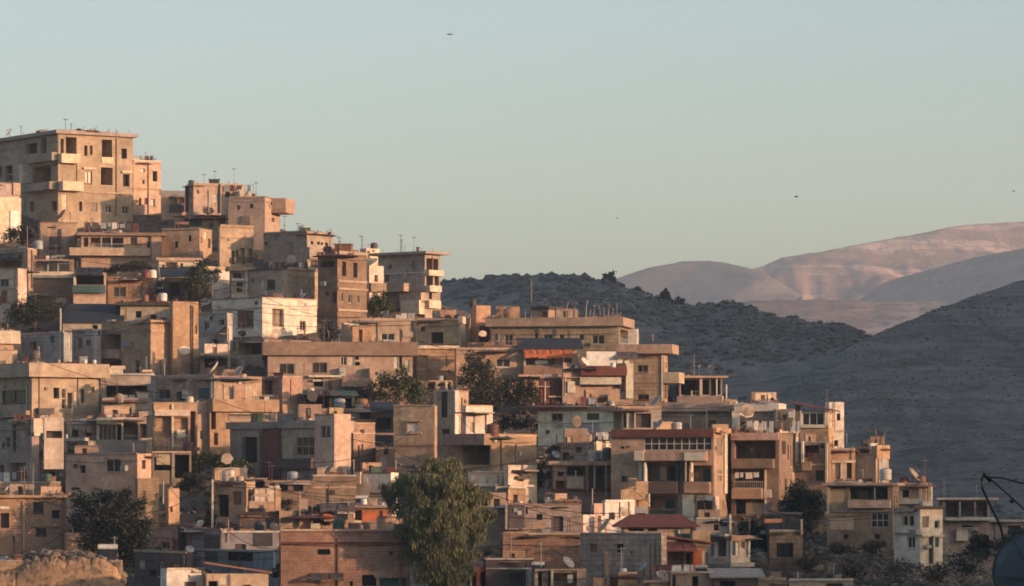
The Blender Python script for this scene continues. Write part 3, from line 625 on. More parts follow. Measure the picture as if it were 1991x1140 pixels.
# ------------------------------------------------------------------ trees and plants
def plant(name, label, u, vb, vt, wpx, mats, n, leaf, lumps=None, slim=.5, Y=None, trunk=True, droop=0, cat='tree', group='trees between the houses', seed=0, dY=0, bare=.0):
    Yc = (Y or ground_Y(u, vb)) + dY; b0 = P(u, vb, Yc); H = (vb-vt)/F*Yc; Wd = wpx/F*Yc; rn = random.Random(seed + int(u*7+vb))
    o = empty(name, b0); tag(o, label, cat, group)
    if lumps is None:
        lumps = [(rn.uniform(-.34,.34), rn.uniform(-.3,.3), rn.uniform(.38,.84), rn.uniform(.15,.27)) for _ in range(9)] + [(0,0,.58,.30), (rn.uniform(-.1,.1),0,.85,.15)]
    if trunk:
        t = MB(); th = H*.45; r = max(.07, H*.022); t.tube([(0,0,-.4),(r*.8,0,th*.5),(-r*.3,0,th),(0,0,H*.8)], r, 7, r2=r*.3)
        for (x, y, z, q) in lumps[:6]: t.tube([(0,0,th*rn.uniform(.5,.95)), (x*Wd*.5,y*Wd*.5,(z*H+th)/2), (x*Wd*.9,y*Wd*.9,z*H)], r*.45, 5, r2=r*.12)
        t.build('trunk', flat('brown'), o)
    sub = []
    for (x, y, z, q) in lumps:
        for _ in range(4):
            t, ph, k = rn.uniform(0, 6.28), rn.uniform(-.5, 1.2), q*rn.uniform(.75, 1.1); sub.append((x+k*math.cos(t)*math.cos(ph), y+k*math.sin(t)*math.cos(ph), z+k*math.sin(ph)*min(1.4, Wd/H), q*rn.uniform(.32, .6)))
    lumps = [(x, y, z, q*.9) for x, y, z, q in lumps] + sub
    mb = MB(); tot = sum(q**2 for *_, q in lumps)
    for (x, y, z, q) in lumps:
        k = int(n*q*q/tot); rx = q*Wd; rz = q*(Wd if Wd < H*1.4 else H*1.4)*.9
        for _ in range(k):
            while True:
                d = Vector((rn.uniform(-1,1), rn.uniform(-1,1), rn.uniform(-1,1)))
                if .05 < d.length < 1: break
            rr = rn.uniform(.55, 1.12) if rn.random() < .8 else rn.uniform(.2, .6); d.normalize(); d *= rr
            g = nz(d.x*2.1+x*9+seed, d.y*2.1+z*9, d.z*2.1)
            if g < -.12: continue
            p = Vector((x*Wd + d.x*rx, y*Wd + d.y*rx, z*H + d.z*rz)); s_ = leaf*rn.uniform(.55, 1.35)
            if droop and rn.random() < .7:
                ax = Vector((rn.uniform(-.25,.25), rn.uniform(-.25,.25), -1)).normalized(); ln = s_*droop*rn.uniform(.6,1.6)
            else: ax = Vector((rn.uniform(-1,1), rn.uniform(-1,1), rn.uniform(-1,.5))).normalized(); ln = s_*1.3
            sd_ = ax.cross(Vector((rn.uniform(-1,1), rn.uniform(-1,1), rn.uniform(-1,1)))).normalized()*s_*slim; md = p + ax*ln*.5
            i = len(mb.v); mb.v += [tuple(p), tuple(md+sd_), tuple(p+ax*ln), tuple(md-sd_)]; mb.f.append((i,i+1,i+2,i+3)); mb.m.append(0); mb.uv.append([(0,0)]*4)
    mb.build('crown' if trunk else 'foliage', mats, o); return o
# ------------------------------------------------------------------ the town, row by row from the skyline down
house('the hilltop apartment block', 'tall unfinished concrete apartment block crowning the hilltop at the far left',
  (-45,113,258,260,445,34,'tan/plaster'), blank=True, name='apartment_block', d=9, slab=(7,.45,'grey/plaster'),
  wins='d L 52 279 72 299; d L 80 268 90 300; d L -4 325 4 345; d L 10 322 24 352; l L 64 322 112 356 2.2 cream; d L 58 392 66 412; d L 100 392 110 410; l R 118 270 124 299 .5; l R 128 267 149 300 1.5; d R 164 283 170 303; d R 175 283 180 301; l R 198 272 218 306 1.6 brown; d R 236 289 247 309; l R 118 320 150 355 1.5 grey; w R 164 333 179 357 rust; l R 196 326 219 360 1.8 brown; d R 239 339 252 363; d R 154 392 160 411; s R 176 394 189 412 brown; w R 205 400 217 414 cream; w R 238 401 250 416 cream; p R 120 378 130 408 cream',
  boxes='balcony L 58 357 112 372 1.0 grey; balcony R 114 354 154 372 1.0 cream; balcony L 60 300 112 316 .7 grey; balcony R 114 300 150 318 .7 cream; cornice R 197 306 220 318 .1 cream; cornice R 161 326 186 330 .25 cream; cornice R 236 333 256 337 .25 cream; band R 114 372 258 376 .12 tan; band L -40 372 112 376 .12 grey; panel L 58 321 63 357 1.3 cream; pipe R 225 270 227 420 .08 brown',  # cream panel on the left balcony added in place of a sunlit inner wall
  top='dish 3 1.0 20 grey | grey dish tilted to the sky at the left end; junk 176 1.0 12 maroon | heap of red and dark bundles; aerial 108 1.2 24 dark | ball topped aerial at the corner; pole 147 1 16 dark | short dark pole beside the red bundles; box 60 1.5 10 grey | low grey box at the left')
HOUSES['the hilltop apartment block'].rods('-10 14; 40 9; 65 9; 88 8; 215 9; 230 11; 255 9')
house('the lower hilltop wing', 'narrow sunlit tan wing joined to the right end of the hilltop block',
  (250,259,313,313,440,34,'tan/plaster'), d=6, dY=6.5, wins='d R 297 333 306 353; d R 277 350 281 358; d R 270 385 275 400; s R 281 385 289 398 maroon; w R 292 387 301 402 rust',
  boxes='band R 259 366 313 369 .1 ochre; pipe R 287 314 289 420 .08 brown; cornice R 259 312 313 316 .15 cream',
  top='junk 278 .8 10 dark | dark pile of scrap; solar 293 1.0 15 steel | tilted water heater; pole 306 .5 13 dark | dark hooked pole')
house('the cut-off cream house', 'pale half shaded house cut off by the left edge under the hilltop block',
  (-70,-25,38,354,470,40,'grey/plaster'), d=6, wins='s R 0 400 6 420 rust; w R 12 386 20 400 cream', boxes='upper_storey R -24 384 38 470 .3 cream; buttress R 16 410 33 470 .45 white; band R 24 356 38 380 .2 tan')
house('the shaded hilltop shed', 'small dark gabled shed in shade between two skyline blocks',
  (313,314,362,381,425,12,'tan/plaster'), name='shed', cat='shed', wins='l R 329 384 345 412 1.5 dark; d R 347 384 359 396 plum', shed=(.5,.2,'grey'), d=5, boxes='panel R 331 398 358 412 .2 plum')
house('the peach skyline house', 'tan stepped house on the skyline with a dark pipe and projecting balcony',
  (362,376,472,357,450,24,'tan/plaster'), d=7, wins='d R 383 370 387 377 brown; p R 413 378 423 394 pale',
  boxes='pipe R 425 358 428 415 .15 dark; band R 376 357 472 362 .1 tan; pipe L 364 362 367 412 .1 dark',
  more=[dict(args=(444,515,545,382,480,77,'tan/plaster'), part='side_wing', d=6, wins='d R 528 424 534 432; d R 536 405 541 418', boxes='balcony R 527 388 545 416 1.6 tan; band L 446 382 515 386 .08 tan; dog_leg L 470 420 487 440 .1 brown'),
        dict(args=(455,466,490,372,440,24,'cream/plaster'), part='stair_tower', d=4)],
  top='junk 385 1 9 dark | row of dark drums; box 424 1.2 16 green | dark green tank box; junk 400 1.5 9 plum | heap of plum coloured bundles; pole 448 .6 12 brown | thin brown pole; chimney 478 1.5 10 cream | stubby cream chimney')
house('the red heap house', 'brownish two level house under the peach house with a red heap on its roof',
  (314,388,412,444,505,75,'pink/block'), d=6, wins='d L 340 470 346 482; d L 366 458 372 470; p R 396 452 402 466 cream',
  boxes='band L 316 444 388 447 .15 pink', more=[dict(args=(338,426,436,420,475,77,'pink/block'), part='upper_storey', d=6, wins='p L 358 424 392 440 green; d L 410 424 414 430', boxes='band L 338 419 426 422 .2 maroon')])
HOUSES['the red heap house'].top('junk 404 .6 14 red | bright red heap of cloth; junk 372 .6 8 brown | brown clutter along the edge', 1)
house('the many doored house', 'sunlit tan house with a row of tall dark doorways below the peach house',
  (424,427,493,440,535,36,'tan/plaster'), wins='d R 450 488 457 514; d R 459 486 464 512 green; d R 467 483 476 514 brown; d R 483 484 491 512 maroon', boxes='cornice R 427 438 493 443 .15 orange; laundry R 450 500 492 512 .5 plum; band R 430 462 492 465 .1 orange',
  top='dish 476 .8 15 dark | dark dish on the slope')
house('the grey windowless block', 'large grey windowless block with a sunlit window strip at its right end',
  (512,597,648,450,545,50,'grey/block'), blank=True, wins='d R 604 469 609 476; d R 617 470 622 476; d R 624 471 628 477; d R 632 472 638 479; d R 604 507 638 521 plum', boxes='band R 597 483 650 505 .35 grey; band L 514 450 597 453 .1 grey',
  top='aerial 566 1 24 dark | tall dark aerial; junk 588 .8 10 brown | low brown clutter; box 612 1.2 14 green | dark green box; junk 632 1.2 14 brown | brown heap of boards')
house('the tall brown house', 'tall brown house with two arched upper windows and rusty rooftop sheds',
  (618,656,713,493,632,50,'brown/plaster'), wins='d R 664 509 673 537 brown; d R 686 511 695 540 brown; w R 664 569 669 588 cream; w R 678 571 684 590 cream; w R 695 573 700 590 cream; d L 646 568 654 589 maroon; l L 624 508 650 520 1 plum',
  boxes='cornice R 656 490 713 496 .25 tan; band R 656 546 713 550 .12 tan; band R 656 602 713 606 .12 tan; band R 656 561 713 565 .2 pink; cornice L 620 491 656 496 .25 brown; air_conditioner L 628 548 638 556 .5 steel',
  top='box 680 .8 26 rust | large rusty tin cabin; junk 660 .5 16 maroon | dark red scrap heap; aerial 671 .8 40 dark | tallest dark aerial; box 699 .8 15 orange | small orange tin box; pole 655 .6 32 rust | thin rusty pole')
house('the small sunlit roof block', 'small sunlit roof block with dark openings squeezed behind the tall brown house',
  (700,712,738,483,560,36,'cream/plaster'), wins='d R 714 488 719 502; d R 722 484 728 490 maroon', d=4, top='tank 735 .7 17 plum | dark plum water tank; pole 708 .5 14 tan | short tan post')
house('the open cornered house', 'grey skyline house with an open sunlit corner of columns and balconies',
  (735,826,856,494,612,52,'grey/block'), d=6, slab=(5,.7,'grey/plaster'),
  wins='l R 829 503 852 528 1.4 cream; l L 802 508 812 528 .5; w L 746 531 757 549 cream; l R 829 537 842 556 1.2 cream; d R 845 538 853 556 brown; d R 834 566 840 582',
  boxes='band L 736 530 826 533 .1 pale; balcony L 716 553 800 569 1.2 pink; balcony R 827 526 856 537 .5 cream; balcony R 827 556 850 568 .6 cream; pipe R 839 500 841 530 .05 rust; band L 784 570 826 590 .6 tan; cornice L 790 585 826 612 .9 cream; cornice R 827 585 850 600 .5 cream')
HOUSES['the open cornered house'].rods('740 8; 770 7; 782 14; 800 6; 815 7; 846 8')
house('the small cream balcony house', 'small cream house with a pale balcony wall above the round green tree',
  (712,718,746,517,620,30,'cream/plaster'), d=4, wins='d R 728 535 735 548 grey', boxes='band R 718 551 748 568 .4 pink')
# ---- second row
house('the red dish house', 'plain tan house with one brown window and a dark red dish',
  (75,78,150,432,500,12,'tan/plaster'), d=6, wins='c R 95 460 117 482 maroon brown; d R 92 441 108 444 brown', boxes='buttress R 118 445 134 500 .3 pink; railing R 92 482 120 497 .3 dark', top='dish 122 .4 30 rust | big rusty red dish')
house('the verandah house', 'long low house with a glazed verandah and a pink parapet band',
  (155,158,313,458,520,8,'tan/plaster'), d=6, slab=(6,.5,'brown/plaster'), wins='l R 163 462 172 480 .8 yellow; l R 176 462 240 482 1.2 grey; w R 253 461 267 476 ochre; d R 286 470 292 490 brown',
  boxes='band R 135 483 291 498 .9 pink; post R 196 460 198 482 .05 pale; post R 216 460 218 482 .05 pale; railing R 176 474 240 482 .05 steel; buttress R 294 460 314 505 .25 tan', top='line 196 .3 22 plum | crowded washing line; line 238 .3 20 dark | washing line with dark clothes; box 262 1 14 plum | plum coloured box; junk 215 .9 12 blue | heap of pale and dark things')
house('the curved parapet house', 'grey house with a tall sunlit curved parapet at the left edge',
  (-60,54,72,482,565,60,'tan/plaster'), d=5, wins='l L -5 497 42 521 1.3 dark', boxes='awning L -8 492 44 508 .7 dark; pipe R 60 486 64 560 .1 pink')
house('the left edge cream house', 'cream house with a square grey window at the left edge',
  (-60,35,52,522,625,58,'cream/plaster'), d=5, wins='w L 0 543 17 558 steel; s L 2 566 14 590 rust', boxes='band L -20 560 34 564 .1 pink; laundry L 0 575 16 600 .3 red')
house('the railed terrace house', 'narrow house with a railed terrace above a brick coloured lower wall',
  (60,64,144,504,600,6,'tan/block'), d=5, wins='l R 70 508 135 529 .9 brown', boxes='band R 64 529 143 541 .35 cream; railing R 68 512 136 529 .1 steel; post R 92 506 95 529 .02 cream; post R 112 506 115 529 .02 cream; awning R 56 566 104 576 1.2 brown; band R 66 545 130 562 .06 brick', top='junk 105 .6 12 plum | dark bundles and tools; line 85 .5 14 grey | low grey washing line')
house('the green railing house', 'shaded little house with a green balcony railing under a dark tarpaulin',
  (140,143,206,530,612,5,'pink/plaster'), d=5, wins='l R 148 534 202 554 2.0 dark', boxes='balcony R 141 555 205 570 .5 teal; band R 142 570 206 574 .1 pink; panel R 143 535 147 556 .2 cream; awning R 150 520 200 536 .9 tarp', top='junk 175 .6 10 tarp | heap of black plastic')
house('the brick garden house', 'low orange brick house with a dark vine over its flat roof',
  (207,209,299,540,602,8,'brick/block'), d=5, wins='s R 269 556 276 580 brown', boxes='band R 209 538 299 541 .15 brown; panel R 288 560 298 585 .15 maroon', top='tank 283 -1.2 20 red | round dark red tank; tank 310 -1 20 white | white tapered barrel; junk 250 -1 8 orange | scatter of orange bricks')
house('the tiled verandah cottage', 'small bright cream cottage under a thin concrete slab beside the dark fig tree',
  (306,309,388,507,565,14,'cream/plaster'), d=5, slab=(6,.3,'tan/plaster'), wins='l R 322 510 345 528 .8 cream; d R 351 512 356 524 brown; d R 315 515 320 530 brown')
house('the thatched dark lean-to', 'dark brown lean-to with a sagging roof in deep shade',
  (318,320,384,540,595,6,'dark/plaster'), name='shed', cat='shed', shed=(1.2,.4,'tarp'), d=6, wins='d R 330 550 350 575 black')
house('the dazzling cream house', 'dazzling pale cream wall lit full by the sun behind tree branches',
  (384,391,447,522,590,52,'white/plaster'), blank=True, d=5, wins='s R 408 553 413 566 tan; d R 409 528 412 534 brown', boxes='cornice R 391 519 447 524 .15 yellow; railing R 432 552 447 570 .2 steel', top='junk 405 .6 12 plum | plum coloured bundles; tank 440 .8 14 yellow | pale yellow tank')
house('the white framed porch', 'little pink house with a thick white framed porch and barred windows',
  (446,450,490,527,592,16,'pink/plaster'), d=5, slab=(8,.35,'pink/plaster'), wins='w R 452 531 470 541 maroon; g R 458 547 474 570 white 1 2', boxes='buttress R 476 528 482 580 .2 white; band R 450 542 474 546 .15 white; band R 448 572 488 580 .3 cream')
house('the house beside the tall brown one', 'square house with a shaded grey side and a tan sunlit front of two windows',
  (484,558,621,523,602,48,'tan/plaster'), d=6, wins='w L 519 544 535 562 green; p L 506 545 514 562 cream; s R 568 542 579 562 tan; s R 600 543 611 562 ochre; d R 571 573 576 578 brown; d R 589 568 591 576 brown', boxes='band L 484 523 558 526 .1 plum; band R 558 522 621 526 .15 pink; air_conditioner L 512 566 522 574 .5 pale', top='box 585 .8 6 cream | low cream box; pole 570 .4 10 white | short white post')
house('the big cream cube', 'big cream cube house with a red curtained window and a shaded left side',
  (413,510,616,578,660,46,'white/plaster'), blank=True, d=8, wins='c L 461 604 493 637 brown red; d R 529 601 552 636 brown; w R 583 624 595 643 tan', boxes='band R 510 599 616 602 .06 cream; band L 413 599 510 602 .06 cream; band R 510 657 616 661 .1 tan; band L 447 655 510 660 .1 brown; pipe R 591 642 593 658 .05 brown; cornice R 550 637 553 641 .1 brown',
  more=[dict(args=(449,514,604,660,715,46,'tan/plaster'), part='lower_storey', dY=.6, d=6, wins='l L 462 662 508 690 1.2 dark; d L 452 664 459 684 brown; p R 521 663 528 669 rust; d R 564 662 574 668 brown')])
house('the low grey annex', 'low blue grey annex in shade left of the big cream cube',
  (384,442,452,609,700,40,'pale/plaster'), d=5, wins='d L 426 622 436 634', boxes='post R 444 638 447 690 .1 cream; band L 386 609 442 612 .1 grey; awning L 414 632 441 650 .8 grey')
house('the shrub side wall', 'sunlit pink garden wall block right of the blue grey shrub',
  (664,668,699,630,690,22,'pink/plaster'), d=4, boxes='band R 668 628 699 632 .1 cream')
house('the tan drainpipe house', 'long tan house with a twin dark window and a dark drainpipe at its corner',
  (698,700,806,622,710,5,'tan/plaster'), d=6, wins='w R 741 648 767 662 white; d R 719 644 723 652 brown', boxes='band R 700 619 806 624 .15 tan; pipe R 803 624 806 675 .1 dark; pipe R 780 640 782 665 .06 rust; shelf R 783 645 803 656 .15 pink', top='junk 712 .5 12 grey | heap of grey stones; pole 745 .6 10 tan | short tan post')
house('the yellow house', 'yellow plastered house with one big dark opening and a dark red doorway',
  (808,891,938,620,700,79,'yellow/plaster'), d=6, wins='d L 838 646 862 669; s R 925 634 937 664 maroon', boxes='band L 808 619 891 623 .12 tan; cornice R 891 618 926 632 .2 cream; buttress R 892 632 905 690 .12 cream; band L 812 668 891 673 .1 orange',
  more=[dict(args=(915,926,954,594,690,24,'orange/plaster'), part='stair_tower', d=4, wins='s R 932 634 952 665 maroon')],
  top='tank 868 .8 14 maroon | low maroon tank; junk 830 .8 12 plum | dark plum clutter; tank 886 .8 14 maroon | right hand maroon tank; pole 894 .5 24 cream | thin cream post; dish 920 .5 20 cream | cream dish; junk 848 1 10 blue | pale blue sacks')
house('the long stone house', 'long banded stone house with a row of starter bars on its roof',
  (956,1203,1222,634,705,80,'stone/stone'), d=7, slab=(17,.5,'pink/plaster'), wins='w L 1151 652 1175 669 grey; d L 1088 651 1097 659 brown; l R 1206 642 1221 668 1.2 white; d L 1040 648 1046 664', boxes='pipe L 1083 622 1085 656 .1 brown; railing R 1206 658 1222 669 .05 steel; post R 1221 640 1223 672 .9 white',
  more=[dict(args=(1037,1066,1091,602,680,58,'pink/plaster'), part='stair_tower', d=3, slab=(6,.2,'dark/plaster'), wins='d L 1054 606 1064 641 brown')])
HOUSES['the long stone house'].rods('1100 30 .035 sheet; 1110 14; 1118 22; 1126 12; 1138 34 .035 sheet; 1146 16; 1154 14; 1166 24; 1174 20; 1182 26; 1190 18; 1200 28; 1211 12; 1020 20; 1000 8')
HOUSES['the long stone house'].top('junk 1190 .8 8 brown | brown rubble heap; pole 1031 .6 75 grey | tall blue grey post; dish 985 .4 22 pink | pink tinted dish; junk 965 .6 10 green | green pots and planks')
house('the banded stone tower', 'banded stone tower house with a broad slab roof and a small side balcony',
  (1222,1290,1298,688,800,80,'stone/stone'), d=6, slab=(18,.9,'stone/plaster'), wins='w L 1239 710 1260 724 brown; w L 1240 767 1262 778 maroon; d R 1292 752 1297 775', boxes='balcony R 1290 725 1301 746 1.4 tan; pipe L 1286 690 1288 780 .06 white; air_conditioner L 1243 783 1258 795 .5 steel; band L 1222 745 1290 747 .04 brown')
house('the corner house by the dark tree', 'stone coloured house front with one half shuttered window above the dark tree',
  (884,887,1016,679,775,5,'stone/block'), d=6, wins='w R 965 698 991 714 pale', boxes='band R 887 676 1016 681 .15 pink; band R 935 728 1016 731 .1 pink; railing R 950 663 1014 676 .1 rust', top='junk 960 .4 14 plum | plum coloured pots; box 1010 1 10 green | green box; dish 975 .6 26 tan | tan dish facing up')
house('the orange awning house', 'open terrace under an orange awning with a dark sloping tarpaulin roof',
  (1015,1017,1122,680,770,6,'tan/plaster'), d=6, wins='l R 1020 690 1112 710 2.2 cream', boxes='awning R 1018 674 1112 697 1.0 awning; balcony R 1016 711 1098 729 .9 brown; post R 1019 690 1022 711 .05 cream; post R 1094 690 1098 711 .05 cream; panel R 1070 696 1078 709 .03 dark; band R 1006 729 1096 733 1.0 pink; laundry R 1040 700 1066 710 .3 white', shed=(1.0,.5,'tarp'))
house('the maroon wall house', 'deep maroon painted wall house below the orange awning terrace',
  (1048,1050,1094,733,800,6,'maroon/plaster'), d=5, boxes='band R 1044 751 1068 753 .5 pink; post R 1058 752 1061 790 .05 brown; band R 1066 770 1092 773 .3 pink', top='line 1070 -1.4 12 red | red washing line')
house('the house with the white awning', 'house with maroon balconies and a big white sheet hung over its terrace',
  (1093,1094,1230,712,800,9,'pink/plaster'), d=6, wins='l R 1128 736 1205 756 1.0 pale; d R 1206 738 1214 762 dark; d R 1104 742 1116 758 ochre', boxes='balcony R 1126 712 1216 731 .8 maroon; band R 1094 706 1127 735 .3 pink; cornice R 1126 734 1206 748 .5 pale; post R 1098 735 1101 770 .05 cream; buttress R 1216 706 1230 775 .35 cream; sheet R 1139 684 1196 712 .4 white; awning R 1196 684 1238 699 .8 plum; laundry R 1198 700 1222 709 .3 white; post R 1122 688 1124 712 .3 brown; panel R 1103 742 1118 764 .2 cream', top='dish 1134 -.8 22 white | white dish by the hanging sheet; junk 1128 -.3 12 dark | dark potted plants; tank 1184 -2.0 12 white | small white barrel')
# ---- middle rows, left
house('the orange corner house', 'orange house with a cream parapet band cut off by the left edge',
  (-60,-22,26,668,725,30,'orange/plaster'), d=6, slab=(25,.5,'cream/plaster'), top='pole 18 .4 14 pink | short pink post')
house('the blue grey shaded house', 'blue grey house in full shade with two small dark windows',
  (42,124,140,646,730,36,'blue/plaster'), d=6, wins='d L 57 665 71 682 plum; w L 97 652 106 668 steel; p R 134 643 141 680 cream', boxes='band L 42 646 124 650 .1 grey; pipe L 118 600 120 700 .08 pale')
house('the narrow slate house', 'narrow slate blue house with a thin sunlit edge and tiny window',
  (140,182,197,640,725,40,'blue/plaster'), d=5, wins='w L 166 660 176 673 blue; d R 190 642 196 652 brown', boxes='band L 140 640 182 643 .1 pale', top='junk 160 .6 8 maroon | maroon bundles')
house('the dark tent shelter', 'dark blue sloping tarpaulin shelter on low walls',
  (118,122,236,628,655,5,'grey/plaster'), name='tarpaulin_shelter', cat='shelter', shed=(2.0,.3,'tarp'), d=6, wins='d R 180 632 190 645 black; p R 232 634 236 646 cream')
house('the eaves shadowed house', 'low grey house with blue shuttered window under dark eaves',
  (232,234,336,594,645,3,'grey/plaster'), d=5, slab=(5,.5,'dark/plaster'), wins='d R 264 605 275 618; s R 315 602 325 616 blue; p R 237 600 246 622 ochre', top='tank 282 .6 16 rust | rust coloured drum; tank 304 .6 17 maroon | maroon drum by the white bucket; tank 316 .7 20 white | white bucket shaped tank')
house('the brick stair tower', 'tall narrow orange block tower lit by the sun',
  (330,336,386,586,735,26,'orange/block'), blank=True, name='stair_tower', cat='tower', d=4, wins='d R 380 632 383 650 brown', top='tank 346 .6 11 red | small pink red drum')
house('the grey balcony house', 'grey shaded house with a dark balcony recess and sunlit end wall',
  (197,293,338,622,740,44,'orange/plaster'), d=7, wins='l L 205 650 235 679 1.5 dark; d L 207 701 236 727; p R 322 645 330 700 tan', boxes='balcony L 178 681 236 698 .7 pink; buttress L 186 642 197 680 .4 cream; band L 198 640 293 642 .06 grey; band R 293 642 338 646 .08 tan; band L 214 622 226 625 .4 cream; pipe L 285 694 288 735 .1 cream; air_conditioner L 246 664 258 674 .5 steel', top='junk 230 .8 6 tan | tan rubble on the edge')
house('the overhanging parapet house', 'tan sunlit house under a deep overhanging cream parapet',
  (-70,62,192,733,830,38,'tan/plaster'), d=8, slab=(27,.7,'tan/plaster'), wins='w L 4 759 50 784 maroon; d R 104 754 115 775; w R 120 755 128 795 cream; d R 131 764 141 795 brown; d R 157 757 164 784 brown; p R 145 762 153 790 cream', boxes='pipe R 150 733 152 790 .06 brown; pipe R 75 733 77 800 .06 brown; balcony L -20 800 60 812 .5 pink; shelf R 70 794 100 806 .5 plum', top='junk 60 .6 8 tan | low rubble row; tank 120 .5 8 orange | small orange pot; tank 170 .4 9 white | white round pot; tank 192 .4 9 white | rightmost white pot; junk 150 1.0 10 maroon | dark red carpets')
house('the grey yard wall house', 'shaded grey wall house behind a cluttered yard',
  (192,196,300,728,800,4,'grey/plaster'), d=5, wins='l R 206 750 286 772 1.5 dark', boxes='band R 196 726 300 730 .15 pale', top='tank 296 .6 9 white | white jar')
house('the blue house with the brick end', 'pale blue shaded house with a sunlit orange block end wall',
  (294,416,509,731,840,42,'pink/block'), blank=True, d=7, wins='w L 308 757 331 776 steel; d L 343 762 361 779; p L 386 754 407 775 teal', boxes='band L 294 729 416 733 .08 pale; panel L 296 734 303 800 .06 blue; upper_storey L 294 733 304 780 .05 blue; air_conditioner L 364 760 376 775 .6 cream; pipe L 411 733 414 800 .06 steel', top='dish 425 .5 34 cream | large cream dish; junk 450 1.0 22 brown | big brown heap of timber; dish 474 .5 26 pink | pale pink dish; junk 350 1.4 16 plum | plum coloured bedding; box 330 1.5 12 maroon | maroon chest; junk 395 1.8 14 tan | tan rubble; junk 495 .8 10 dark | dark broken boards')
house('the stepped block house', 'sunlit block house with a projecting band stepping down below the blue house',
  (400,408,539,778,880,24,'orange/block'), d=6, wins='d R 409 800 420 835 maroon; l R 445 806 535 818 .5 tan; d R 416 842 424 866 brown', boxes='band R 410 777 539 801 .5 orange; railing R 445 804 535 818 .1 pale', top='line 520 .6 16 blue | small washing line')
house('the curved sunlit wall', 'small sunlit house with a rounded corner beside a dark gap',
  (510,549,588,733,810,34,'tan/plaster'), d=5, wins='d L 514 738 530 768 plum; p L 531 745 546 770 grey; d R 564 738 566 780 brown', boxes='band R 549 731 588 735 .1 pink', top='junk 525 .6 14 dark | dark rubbish bags; pole 545 .5 12 pale | pale post')
house('the long brown parapet house', 'long low house with a wide brown parapet and two dark square windows',
  (518,521,802,691,775,4,'tan/plaster'), blank=True, d=7, slab=(26,.45,'brown/plaster'), wins='w R 543 707 572 728 brown; w R 607 705 636 726 brown; g R 662 691 674 711 cream 2 1; p R 676 692 688 711 cream; d R 690 690 698 700 brown; d R 690 704 700 711; p R 766 692 774 716 white; d R 776 692 782 716 brown; d R 610 733 628 752; p R 788 700 796 722 pale', boxes='balcony R 664 736 724 753 .8 pink; band R 600 730 664 734 .5 cream; shelf R 608 738 626 742 .3 cream; post R 716 716 719 750 .6 brown; post R 641 740 645 760 .5 maroon; air_conditioner R 660 716 672 732 .5 pale', top='junk 560 .8 6 brown | low brown clutter; aerial 660 .8 16 steel | thin grey aerial')
house('the stub house on posts', 'small orange house with two shuttered windows standing over an open ground floor',
  (805,810,884,678,740,16,'orange/stone'), d=6, slab=(6,.35,'cream/plaster'), wins='s R 823 694 832 714 brown; s R 857 694 869 715 ochre',
  more=[dict(args=(812,818,880,740,790,16,'tan/plaster'), part='ground_floor', dY=.5, d=5, wins='d R 832 743 846 758 maroon; d R 848 745 864 752 brown; d R 868 742 878 775 black', boxes='post R 845 742 849 780 .4 cream; post R 864 742 868 780 .4 cream')])
house('the lit rubble yard', 'narrow grey yard house with pink washing in the sun',
  (-40,62,76,818,950,34,'grey/plaster'), d=5, wins='d L -2 905 8 930 maroon; l L 20 900 50 945 1.0 dark; d L 12 850 20 870', boxes='awning L 20 815 62 822 .6 brown; laundry R 62 820 74 850 .4 white; band R 60 814 80 842 .5 cream', top='line 50 .4 20 pink | pink and white washing line')
house('the grey terrace house', 'grey shaded terrace house with a small cream parapet box on top',
  (58,172,186,857,965,28,'grey/plaster'), d=6, wins='l L 84 839 130 853 .9 dark; d L 92 918 106 935; d L 150 905 166 920; w L 150 925 164 938 grey', boxes='balcony L 62 858 134 878 .6 grey; band L 130 852 172 858 .3 pale; pipe L 133 845 135 880 .2 pale; panel L 138 862 150 866 .2 dark',
  more=[dict(args=(84,86,124,812,860,8,'cream/plaster'), part='roof_room', d=4, wins='d R 90 838 122 852 plum', Y=306)])
house('the open lit storey', 'open storey of posts and cream beams in warm light with a white tank inside',
  (296,299,384,782,910,20,'orange/plaster'), d=6, wins='l R 303 808 332 850 2.0 cream; l R 338 812 366 868 1.8 cream; d R 370 800 380 870 maroon', boxes='cornice R 299 797 368 809 .35 cream; cornice R 299 854 330 868 .2 orange; railing R 338 846 366 868 .1 cream; post R 333 786 337 872 .15 cream; cornice R 299 870 384 877 .7 brown; panel R 344 836 360 852 .05 cream',
  more=[dict(args=(376,383,414,780,880,24,'pink/plaster'), part='stair_tower', d=4, wins='s R 388 838 396 854 brown; d R 407 850 412 870')], top='tank 372 .5 18 cream | cream barrel')
house('the glazed terrace house', 'house with a sunlit glazed terrace and grey balcony front',
  (184,188,300,812,885,6,'cream/plaster'), d=6, wins='g R 192 826 226 856 grey 4 1; d R 228 826 236 856; l R 240 822 268 856 1.4 yellow; d R 270 824 292 852 plum', boxes='cornice R 188 812 240 824 .35 cream; balcony R 172 857 284 882 .9 grey; post R 236 824 239 857 .5 cream; post R 268 824 271 857 .5 steel; railing R 240 846 268 857 .3 steel', top='junk 245 .6 16 brown | brown timber and pots; line 215 .5 14 white | white washing line; box 278 .8 18 tan | tan cardboard box; junk 200 .6 12 tan | tan stones')
house('the grey wall with the tall pier', 'grey shaded house whose right end is a tall sunlit orange pier',
  (128,267,294,882,1015,64,'pink/plaster'), d=6, wins='w L 206 893 235 918 tan; d L 154 905 166 920; d R 276 895 283 912 brown', boxes='band L 172 880 267 884 .1 grey; air_conditioner L 240 905 250 915 .5 steel',
  more=[dict(blank=True, args=(262,268,309,930,1025,20,'orange/block'), part='buttress', d=4)])
